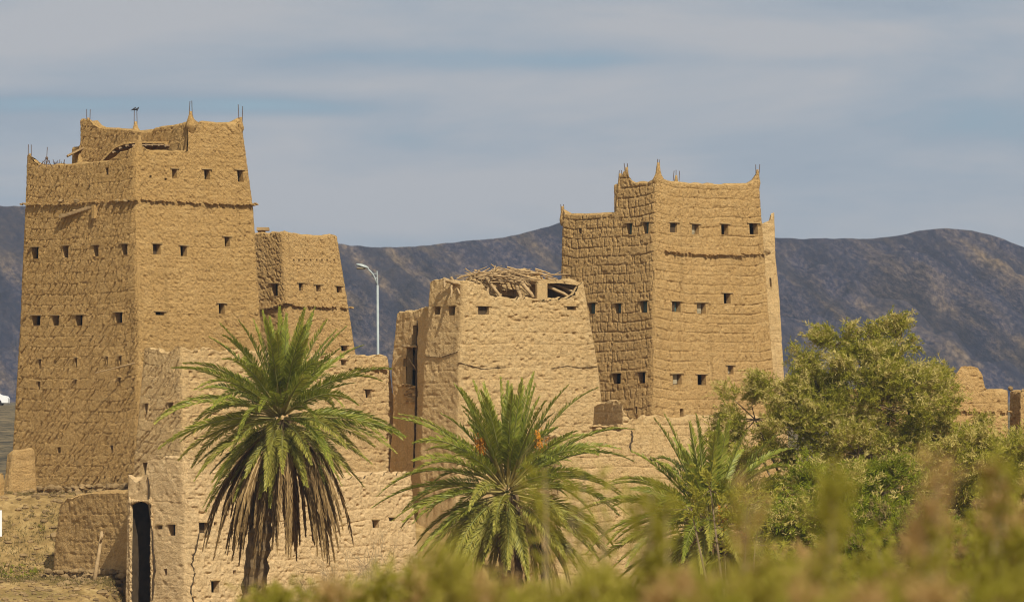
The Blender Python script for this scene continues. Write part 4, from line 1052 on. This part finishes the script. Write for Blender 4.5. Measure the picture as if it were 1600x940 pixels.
def palm(label, px, py, d, tx, nf, ndead, rad, el_range=(-52, 86), seed=1, dead_len=(2.2, 3.4), dates=(), trunk_r=.42, leaf_len=.5, dead_az=None, droop=(.16, .34), extra=44):
    rg = random.Random(seed); c = P(px, py, d); zb_ = float(gz(Xof(tx, d), d))
    t = thing('date_palm', (Xof(tx, d), d, zb_), label, 'palm', 'date palms before the mud houses')
    b = MB(); base = np.array((Xof(tx, d), d, zb_-.2)); K = 26; n = 14; V = []
    for i in range(K+1):
        f = i/K; p = base+(c-base)*f; p[0] = base[0]+(c[0]-base[0])*f**1.7
        r = trunk_r*(1.12-.2*f)*(1.08 if i % 2 else .92)
        if f > .85: r *= 1+(f-.85)*1.6
        for k in range(n):
            an = 2*math.pi*(k+.5*(i % 2))/n; q = r*(1+rg.uniform(-.1, .1)); V.append(p+np.array((math.cos(an)*q, math.sin(an)*q, 0)))
    Fc = [[i*n+k, i*n+(k+1) % n, (i+1)*n+(k+1) % n, (i+1)*n+k] for i in range(K) for k in range(n)]; Fc.append([K*n+k for k in range(n)])
    obj('trunk', np.array(V), Fc, M['palm_trunk'], t)
    for i in range(nf):
        f = (i+.5)/nf
        el = R(el_range[1]+(el_range[0]-el_range[1])*f**.95)+rg.gauss(0, .11)
        az = i*2.39996+rg.gauss(0, .25)
        ln = rad*(.64+.42*math.sin(math.pi*min(1, .05+f*1.05)))*rg.uniform(.86, 1.1)
        fresh = f < .60+rg.uniform(-.1, .1)
        dr = droop[0]+(droop[1]-droop[0])*.8*math.sin(math.pi*min(1, .15+f*.8))
        frond(t, 'frond', c+np.array((math.cos(az)*.15, math.sin(az)*.15, .45-.75*f)), az, el, ln, [M['rachis'], M['palm_green' if fresh else 'palm_olive'], M['midrib']], 86, dr*rg.uniform(.6, 1.4), rg.gauss(0, .45), leaf_len, .05, False, .5 if f < .5 else .3)
    # the inner fronds nobody could count, kept as one mass
    for mat_, lo, hi, cnt in (('palm_green', 20, 80, extra//2), ('palm_olive', -55, 20, extra-extra//2)):
        mass = MB()
        for i in range(cnt):
            el = R(rg.uniform(lo, hi)); az = rg.uniform(0, 2*math.pi)
            frond(t, '', c+np.array((math.cos(az)*.15, math.sin(az)*.15, .3*math.sin(el))), az, el, rad*rg.uniform(.62, .95)*(.72 if el > .9 else 1), None, 64, rg.uniform(.08, .3), rg.gauss(0, .5), leaf_len*.95, .05, False, .4, mass)
        if cnt: tag(mass.build('inner_fronds', [M['rachis'], M[mat_], M['midrib']], t), None, None, None, 'stuff')
    for i in range(ndead):
        az = rg.uniform(0, 2*math.pi) if dead_az is None else rg.gauss(*dead_az)
        el = R(rg.uniform(-72, -30)); ln = rg.uniform(*dead_len)
        frond(t, 'dead_frond', c+np.array((math.cos(az)*.5+.15, math.sin(az)*.45, -.35)), az, el, ln, [M['dead_rachis'], M['palm_dead'], M['dead_rachis']], 76, rg.uniform(.30, .6), rg.gauss(0, .5), .6, .065, True)
    for (x, y, dz, nst) in dates:
        e = P(x, y, d-.7); dc = MB()
        for k in range(nst):
            a0 = c+np.array((0, -.2, .2)); end = e+np.array((rg.gauss(0, .13), rg.gauss(0, .12), rg.uniform(-.3, .25)))
            md = (a0+end)/2+np.array((0, 0, .35)); dc.tube([a0, md, end+np.array((0, 0, .2)), end], .008, 3, 0)
            for q in range(9):
                s_ = rg.uniform(0, .5); dc.ball(end+np.array((rg.gauss(0, .035), rg.gauss(0, .035), s_-.1)), (.02, .02, .032), 5, 4, 0, 1)
        dc.build('date_cluster', [M['rachis'], M['dates']], t, False)
    return t
palm('tallest date palm with a long skirt of dead brown fronds, before the pale house', 440, 655, 186, 392, 99, 86, 4.35, seed=5, dead_len=(3.6, 5.4), droop=(.07, .21), leaf_len=.46)
palm('middle date palm with upright green fronds and an orange date bunch', 792, 772, 182, 800, 100, 26, 4.5, seed=9, el_range=(-60, 87), dead_len=(2.4, 3.4), dates=((752, 700, 0, 34), (842, 695, 0, 18)), droop=(.06, .21), leaf_len=.48)
palm('shortest date palm half hidden by foreground shrubs, under the tamarisk', 1108, 822, 178, 1112, 74, 12, 4.2, seed=14, el_range=(-55, 86), dead_len=(1.2, 2.0), dates=((1128, 815, 0, 12), (1165, 838, 0, 14)), droop=(.07, .24), leaf_len=.48)

def woody(name, label, cat, lobes, root_px, root_d, dens, spray, mats, seed=1, group=None, nb=12, blen=.2, bwid=.025, limb_r=.16, up=.5, pale=.35, stems=3, trunk=True, droop=.3, spread=.75, part_names=('foliage', 'flower_sprays')):
    """tree or shrub: limbs to every lobe, feathery sprays through each lobe's volume"""
    global rng
    rng = np.random.default_rng(seed); rg = random.Random(seed)
    bx, by = Xof(root_px, root_d), root_d; bz = float(gz(bx, by))
    t = thing(name, (bx, by, bz), label, cat, group); tb = MB(); base = np.array((bx, by, bz-.1))
    O, Dv, Ln, pale_m = [], [], [], []
    k_ = root_d/FP
    for (x, y, dd_, rx, ry) in lobes:
        c = P(x, y, root_d+dd_); r3 = np.array((rx*k_, (rx+ry)*.5*k_*.9, ry*k_))
        # limb
        mid = base+(c-base)*.55+np.array((rg.uniform(-.2, .2), rg.uniform(-.2, .2), 0))*r3[0]
        tb.tube([base+np.array((rg.uniform(-1, 1), rg.uniform(-1, 1), 0))*limb_r, base+(mid-base)*.5+np.array((rg.uniform(-.3, .3)*r3[0]*.3, 0, 0)), mid, c], [limb_r, limb_r*.8, limb_r*.55, limb_r*.25], 6)
        nsp = int(dens*(rx*ry)**.9*.30*(188/root_d)**.3)
        nbr = max(6, nsp//60); bd = unit(rng.normal(size=(nbr, 3))+np.array((0, -.1, .25))); br = rng.uniform(.5, 1.22, nbr)
        ends = c+bd*r3*br[:, None]
        for e_ in ends[:60]:
            m_ = (c+e_)/2+rng.normal(size=3)*r3*.06; tb.tube([c, m_, e_], [limb_r*.22, limb_r*.13, limb_r*.05], 4, cap=False)
        # sprays gathered round branch ends: clumps with gaps between
        w = rng.integers(0, nbr, nsp); p = ends[w]-bd[w]*r3*(rng.random((nsp, 1))**1.4)*.38+rng.normal(size=(nsp, 3))*(r3*.06+.10)
        dv = bd[w]+np.array((0, 0, up))+rng.normal(size=(nsp, 3))*.5
        O.append(p); Dv.append(dv); Ln.append(np.full(nsp, spray)*rng.uniform(.6, 1.3, nsp))
        rad_ = np.linalg.norm((p-c)/r3, axis=1); pale_m.append((rad_+rng.normal(0, .25, nsp) > 1.02-pale*.5) & (rng.random(nsp) < pale*1.6))
    O = np.concatenate(O); Dv = np.concatenate(Dv); Ln = np.concatenate(Ln); pm = np.concatenate(pale_m)
    tb.build('trunk', M['bark'], t, True)
    for nm, mk, mt in ((part_names[0], ~pm, mats[0]), (part_names[1], pm, mats[1])):
        if mk.sum() == 0: continue
        V, Fq = sprays(O[mk], Dv[mk], Ln[mk], nb, blen, bwid, droop, spread); obj(nm, V, Fq, M[mt], t)
    return t

woody('tamarisk_tree', 'big feathery olive tamarisk tree right of the horned tower', 'tree',
      [(1345, 568, 0, 80, 50), (1402, 530, 1, 42, 38), (1300, 542, .5, 40, 34), (1370, 600, -.5, 70, 50), (1290, 620, -.5, 70, 46), (1352, 526, .2, 22, 18), (1410, 512, .8, 12, 12), (1262, 566, 0, 26, 20), (1430, 590, .5, 60, 45), (1360, 630, -1, 110, 60), (1245, 615, 0, 80, 45), (1180, 655, .5, 62, 50), (1250, 680, -1, 90, 60), (1340, 710, -1, 110, 70), (1450, 660, 0, 90, 60), (1430, 720, -.5, 90, 60), (1500, 668, 1.2, 44, 30), (1470, 600, 1.6, 18, 26), (1130, 690, 1, 30, 36), (1185, 705, -.5, 55, 40), (1235, 735, -.8, 60, 40)],
      1340, 188, 1.45, .5, ('tam_green', 'tam_pale'), 21, nb=15, blen=.20, bwid=.030, limb_r=.12, up=.55, pale=.38)
for i, (lb_, rx_, dd_, lobes, mt, sd_) in enumerate([
    ('dense green shrub below the big tamarisk, with dark hollows', 1330, 160, [(1300, 780, 0, 90, 60), (1380, 770, 1, 70, 55), (1330, 850, -1, 110, 70), (1240, 840, 0, 60, 60)], ('shrub_green', 'tam_pale'), 31),
    ('tall feathery bush at the right edge, below the crumbling wall', 1570, 165, [(1555, 725, 0, 50, 46), (1600, 745, 1, 50, 60), (1510, 735, -1, 60, 50), (1570, 820, 0, 90, 70), (1470, 790, 0, 60, 60)], ('tam_green', 'tam_pale'), 32),
    ('broad green bush filling the lower right corner', 1470, 140, [(1440, 860, 0, 90, 60), (1540, 890, 0, 100, 60), (1350, 900, 1, 90, 55), (1250, 915, 0, 80, 45)], ('shrub_green', 'olive_dry'), 33),
    ('light green sapling leaning before the shortest palm', 1150, 130, [(1080, 795, 0, 44, 24), (1130, 815, .3, 50, 32), (1168, 790, 0, 34, 34), (1110, 765, 0, 24, 24), (1180, 850, 0, 40, 36)], ('near_green', 'near_green'), 34)]):
    woody('shrub', lb_, 'shrub', lobes, rx_, dd_, 2.2 if i != 3 else .24, .45 if i != 3 else .4, mt, sd_, nb=14, blen=.2, bwid=.032, limb_r=.07, up=.4, pale=.35)

# bare thorn bushes
def bare(label, px, d, h, spread, n, seed, lean=0, r0=.035):
    rg = random.Random(seed); bx = Xof(px, d); bz = float(gz(bx, d)); b = MB()
    def grow(p, v, ln, r, lev):
        q = p+v*ln; m_ = (p+q)/2+np.array([rg.gauss(0, .05) for _ in range(3)])*ln
        b.tube([p, m_, q], [r, r*.85, r*.65], 4, cap=False)
        if lev == 0: return
        for _ in range(rg.choice((2, 3, 3))):
            w = v+np.array([rg.gauss(0, .5) for _ in range(3)]); w[2] += .12; w /= np.linalg.norm(w)
            grow(q if rg.random() < .6 else m_, w, ln*rg.uniform(.55, .85), r*.62, lev-1)
    for i in range(n):
        v = np.array((rg.gauss(lean, spread), rg.gauss(0, spread), 1.)); v /= np.linalg.norm(v)
        grow(np.array((bx+rg.gauss(0, .15), d+rg.gauss(0, .15), bz-.05)), v, h*rg.uniform(.35, .5), r0, 5)
    return tag(b.build('bare_bush', M['twig'], None, False, loc=(bx, d, bz)), label, 'bush')
bare('leafless thorn bush between the two larger palms', 590, 193, 3.2, .35, 6, 3)
bare('smaller leafless thorn bush under the palm with the dead skirt', 500, 190, 2.2, .5, 5, 5)
bare('pale bare twigs standing in the right hand bushes', 1528, 128, 3.4, .3, 4, 8, r0=.02)
bare('grey bare branch poking out under the tamarisk', 1385, 150, 4.0, .3, 3, 12, .1, r0=.03)

# scrub on the slope under the tall tower
for i, (x, d, w, h, lb_) in enumerate([(45, 206, 26, 20, 'dark green bush beside the low outhouse'), (12, 204, 22, 22, 'scrubby bush at the bottom of the left slope'), (30, 209, 12, 8, 'small dry tuft halfway up the left slope'), (62, 211.5, 10, 7, 'small green tuft high on the left slope')]):
    zz = float(gz(Xof(x, d), d)); py = HY-(zz-ZC)/d*FP
    woody('scrub_bush', lb_, 'bush', [(x, py-h*.5, 0, w, h*.7)], x, d, 1.2, .25, ('shrub_green', 'olive_dry'), 50+i, nb=9, blen=.12, bwid=.03, limb_r=.03, up=.6, pale=.5)
# loose stones
gs = MB(); rg = random.Random(77)
for i in range(1900):
    x = rg.uniform(-23, -14.9); y = rg.uniform(194, 217); r_ = abs(rg.gauss(0, .055))+.018
    gs.ball((x, y, float(gz(x, y))+r_*.2), (r_*1.3, r_, r_*.7), 6, 4, .2)
tag(gs.build('scattered_stones', M['stone'], None, False), 'loose stones strewn over the slope below the tallest tower', None, None, 'stuff')

gp = np.stack([rng.uniform(-23.5, -14.9, 5200), rng.uniform(199.5, 217, 5200)], 1)
gp = gp[fbm(gp[:, 0]*.8, gp[:, 1]*.5, 3, 61) > -.05]
g3 = np.repeat(np.concatenate([gp, gz(gp[:, 0], gp[:, 1])[:, None]], 1), 5, 0)
V, Fq = kites(g3+rng.normal(size=g3.shape)*[.05, .05, .0], rng.normal(size=g3.shape)*.45+[0, 0, 1], rng.uniform(.06, .22, len(g3)), .022)
tag(obj('dry_grass', V, Fq, M['olive_dry']), 'thin dry grass on the slope below the tallest tower', None, None, 'stuff')
# foreground shrubs close to the lens, out of focus
def near_bush(label, d, tops, mats, seed, stem_n=9, w=.25, density=1.0, plume=.3):
    """tops: (px, py, half width px) of the tips of the stems"""
    global rng
    rng = np.random.default_rng(seed); rg = random.Random(seed); k = d/FP
    cx_ = np.mean([t_[0] for t_ in tops]); bx = Xof(cx_, d); bz = float(gz(bx, d))
    t = thing('flowering_shrub', (bx, d, bz), label, 'shrub', 'blurred shrubs close to the camera'); sb = MB(); base = np.array((bx, d, bz-.05))
    O, Dv, pl, own = [], [], [], []
    for ti, (x, y, hw, pk) in enumerate(tops):
        for i in range(stem_n if pk < .9 else 3):
            own.append(np.full(int(34*density), ti*20+i))
            tp = P(x+rg.gauss(0, hw), y+abs(rg.gauss(0, 30)), d+rg.gauss(0, hw*k*1.5))
            b0 = base+np.array((rg.gauss(0, .12), rg.gauss(0, .12), 0)); md = b0+(tp-b0)*.6+np.array((rg.gauss(0, .05), 0, .08))
            sb.tube([b0, md, tp], [.012, .008, .003], 4, cap=False)
            low = P(x, 1000, d)[2]; m = int(34*density)
            f = np.sqrt(rng.random(m)); seg = tp-md; fr = np.clip(1-(1-f)*min(1, 1.2*(tp[2]-low)/max(.05, tp[2]-md[2])), -.5, 1)
            p = md+seg*fr[:, None]+rng.normal(size=(m, 3))*.022*d/20
            p[:, 0] += rng.normal(size=m)*.010*d/20*2; O.append(p); Dv.append(unit(seg)[None]+rng.normal(size=(m, 3))*.45)
            pl.append((fr > .68) if rg.random() < pk else np.zeros(m, bool))
    sb.build('stem', M['twig'], t)
    O = np.concatenate(O); Dv = np.concatenate(Dv); pl = np.concatenate(pl); own = np.concatenate(own)
    for nm, mk, mt in (('foliage', ~pl, mats[0]), ('flower_plume', pl, mats[1])):
        if mk.sum() == 0: continue
        grp = own[mk] if nm == 'flower_plume' else np.zeros(mk.sum(), int)
        for q in np.unique(grp):
            V, Fq = sprays(O[mk][grp == q], Dv[mk][grp == q], .10*d/20, 9, .05*d/20, .009*d/20, .1, .7); obj(nm, V, Fq, M[mt], t)
NEAR = [
 ('green spray low in front of the shaggy palm trunk', 34, [(425, 938, 18, .0), (455, 940, 20, .1)]),
 ('low blurred shrub between the first and second palms', 30, [(540, 922, 24, .4), (585, 908, 22, .1), (640, 903, 22, .1)]),
 ('blurred yellow green shrub rising before the middle palm', 22, [(698, 862, 14, .0), (740, 912, 26, .2), (790, 925, 24, .1)]),
 ('blurred shrub right of the middle palm trunk', 26, [(840, 920, 25, .1), (890, 910, 25, .2), (950, 905, 25, .1)]),
 ('wispy brown tipped shrub left of the shortest palm', 24, [(1020, 765, 9, .2), (1035, 895, 20, .2), (990, 910, 25, .1)]),
 ('pink plumed shrub in front of the shortest palm', 21, [(1175, 775, 6, .95), (1150, 900, 22, .2), (1215, 880, 18, .4)]),
 ('green tipped shrub with a bright blurred crown, right of the shortest palm', 20, [(1305, 745, 8, .0), (1290, 870, 20, .2), (1250, 905, 22, .2)]),
 ('shrub with two brown plumes in the lower right', 19, [(1440, 800, 5, .97), (1468, 712, 4, .97), (1430, 900, 25, .3)]),
 ('tall blurred shrub by the right edge with rusty plumes', 22, [(1560, 700, 6, .7), (1595, 820, 14, .4), (1550, 895, 26, .3)]),
 ('lowest blurred green shrub in the right foreground', 17, [(1240, 930, 36, .3), (1340, 918, 36, .35), (1430, 925, 36, .35), (1530, 915, 36, .4)]),
 ('thin wispy plume stems above the lower middle edge', 18, [(1060, 920, 22, .3), (1110, 930, 26, .3)]),
 ('slender shrub whose tips cross the right side of the middle palm', 28, [(860, 712, 6, .0), (905, 705, 8, .0), (940, 745, 10, .0)]),
 ('loose green sprays low in the right foreground, before the broad bush', 36, [(1290, 870, 30, .15), (1390, 850, 30, .2), (1490, 835, 30, .25), (1560, 805, 24, .2), (1600, 770, 20, .2)]),
]
for i, (lb_, d_, tops) in enumerate(NEAR):
    near_bush(lb_, d_, tops, ('near_green', 'plume'), 200+i, 2 if i == 11 else 6, density=.45 if i == 11 else .85)

# ================================================================== AIR
hz = MB(); x0, x1, y0, y1, z0_, z1_ = -3200, 3200, -500, 5200, ZC-9.5, 110
hz.box(((x0+x1)/2, (y0+y1)/2, (z0_+z1_)/2), np.eye(3), ((x1-x0)/2, (y1-y0)/2, (z1_-z0_)/2))
m, nt, out = newmat('haze'); pv = nt.nodes.new('ShaderNodeVolumePrincipled')
pv.inputs['Color'].default_value = (.58, .74, 1, 1); pv.inputs['Density'].default_value = .00016; pv.inputs['Anisotropy'].default_value = .2
L(nt, pv.outputs[0], out.inputs['Volume'])
tag(hz.build('haze', m), 'thin bluish air over the valley', None, None, 'stuff')

# ================================================================== SKY, SUN, CAMERA
w = bpy.data.worlds.new('World'); sc.world = w; w.use_nodes = True; nt = w.node_tree; nt.nodes.clear()
out = nt.nodes.new('ShaderNodeOutputWorld')
sky = nt.nodes.new('ShaderNodeTexSky'); sky.sky_type = 'NISHITA'; sky.sun_disc = False
sky.sun_elevation = SUN_EL; sky.sun_rotation = math.atan2(TOSUN.x, TOSUN.y); sky.altitude = 1200; sky.air_density = 1; sky.dust_density = 1.5
SKS = .085
co = nt.nodes.new('ShaderNodeTexCoord').outputs['Generated']
# stratus sheets: noise stretched along the horizon, in sky directions
n1 = noise(nt, mapping(nt, co, (8, 8, 34), loc=(3.1, 0, 1.7)), 1.0, 6, .6, .5)
n2 = noise(nt, mapping(nt, co, (13, 13, 85), (0, R(-1.5), 0), loc=(1.1, 2, 0)), 1.0, 4, .5, .2)
n3 = noise(nt, mapping(nt, co, (9, 9, 22), loc=(5, 1, 4)), 1.0, 4, .5)
def math_(op, a, b=None, c=None):
    n = nt.nodes.new('ShaderNodeMath'); n.operation = op
    for i, v in enumerate((a, b, c)):
        if v is None: continue
        if hasattr(v, 'is_output'): L(nt, v, n.inputs[i])
        else: n.inputs[i].default_value = v
    return n.outputs[0]
sep = nt.nodes.new('ShaderNodeSeparateXYZ'); L(nt, co, sep.inputs[0])
def band(x0, y0, sx, sy, amp):
    """an opening or thickening in the sheet at a sky direction (x and elevation in thousandths)"""
    ax = math_('MULTIPLY', math_('SUBTRACT', sep.outputs[0], (x0-800)/FP), FP/sx)
    az = math_('MULTIPLY', math_('SUBTRACT', sep.outputs[2], (HY-y0)/FP), FP/sy)
    q = math_('ADD', math_('MULTIPLY', ax, ax), math_('MULTIPLY', az, az))
    return math_('MULTIPLY', math_('EXPONENT', math_('MULTIPLY', q, -1.0)), amp)
cover = math_('ADD', math_('MULTIPLY', n1, .72), math_('MULTIPLY', n2, .28))
for a in ((430, 168, 190, 15, -.22), (60, 166, 150, 16, -.20), (860, 96, 260, 16, -.10), (1250, 100, 70, 12, -.07), (1000, 215, 500, 55, -.05), (620, 250, 200, 60, -.04), (200, 40, 500, 40, .06), (1300, 50, 400, 35, .08), (650, 130, 300, 18, .06), (470, 335, 330, 60, .13), (1500, 320, 300, 60, .05), (150, 260, 200, 50, .04), (1300, 250, 300, 60, .03)):
    cover = math_('ADD', cover, band(*a))
mask = ramp(nt, cover, [(.24, (.0, .0, .0)), (.45, (1, 1, 1))])
tone = math_('ADD', math_('MULTIPLY', cover, .75), math_('MULTIPLY', n3, .30))
cloud = ramp(nt, tone, [(.40, (.30, .37, .455)), (.50, (.375, .43, .495)), (.60, (.47, .485, .515))])
hi = ramp(nt, sep.outputs[2], [(.16, (0, 0, 0)), (.45, (1, 1, 1))])
cloud = mixc(nt, hi, cloud, (.50, .46, .40))
cs_ = nt.nodes.new('ShaderNodeVectorMath'); cs_.operation = 'SCALE'; L(nt, sky.outputs[0], cs_.inputs[0]); cs_.inputs['Scale'].default_value = SKS
blue = mixc(nt, .6, cs_.outputs[0], (.20, .32, .435))
fin = mixc(nt, mask, blue, cloud)
bg = nt.nodes.new('ShaderNodeBackground'); L(nt, fin, bg.inputs['Color']); bg.inputs['Strength'].default_value = 1.0
L(nt, bg.outputs[0], out.inputs['Surface'])

sl = bpy.data.lights.new('sun', 'SUN'); sl.energy = 4.8; sl.angle = R(.53); sl.color = (1, .93, .785)
so_ = bpy.data.objects.new('sun', sl); so_.rotation_euler = TOSUN.to_track_quat('Z', 'Y').to_euler(); so_.location = (60, -80, 120); link(so_)

cam = bpy.data.cameras.new('camera'); co_ = bpy.data.objects.new('camera', cam); link(co_)
co_.location = (0, 0, ZC); co_.rotation_euler = (R(90), 0, 0)
cam.sensor_width = 36; cam.lens = 36*FP/1600; cam.shift_y = (HY-470)/1600
cam.clip_start = .5; cam.clip_end = 12000
cam.dof.use_dof = True; cam.dof.focus_distance = 214; cam.dof.aperture_fstop = 3.3
sc.camera = co_
sc.render.engine = 'CYCLES'
sc.view_settings.view_transform = 'Standard'; sc.view_settings.look = 'None'; sc.view_settings.exposure = 0; sc.view_settings.gamma = 1
sc.cycles.use_denoising = True; sc.cycles.pixel_filter_type = 'BLACKMAN_HARRIS'; sc.cycles.filter_width = 1.05
sc.cycles.max_bounces = 6; sc.cycles.volume_bounces = 0; sc.cycles.transparent_max_bounces = 8
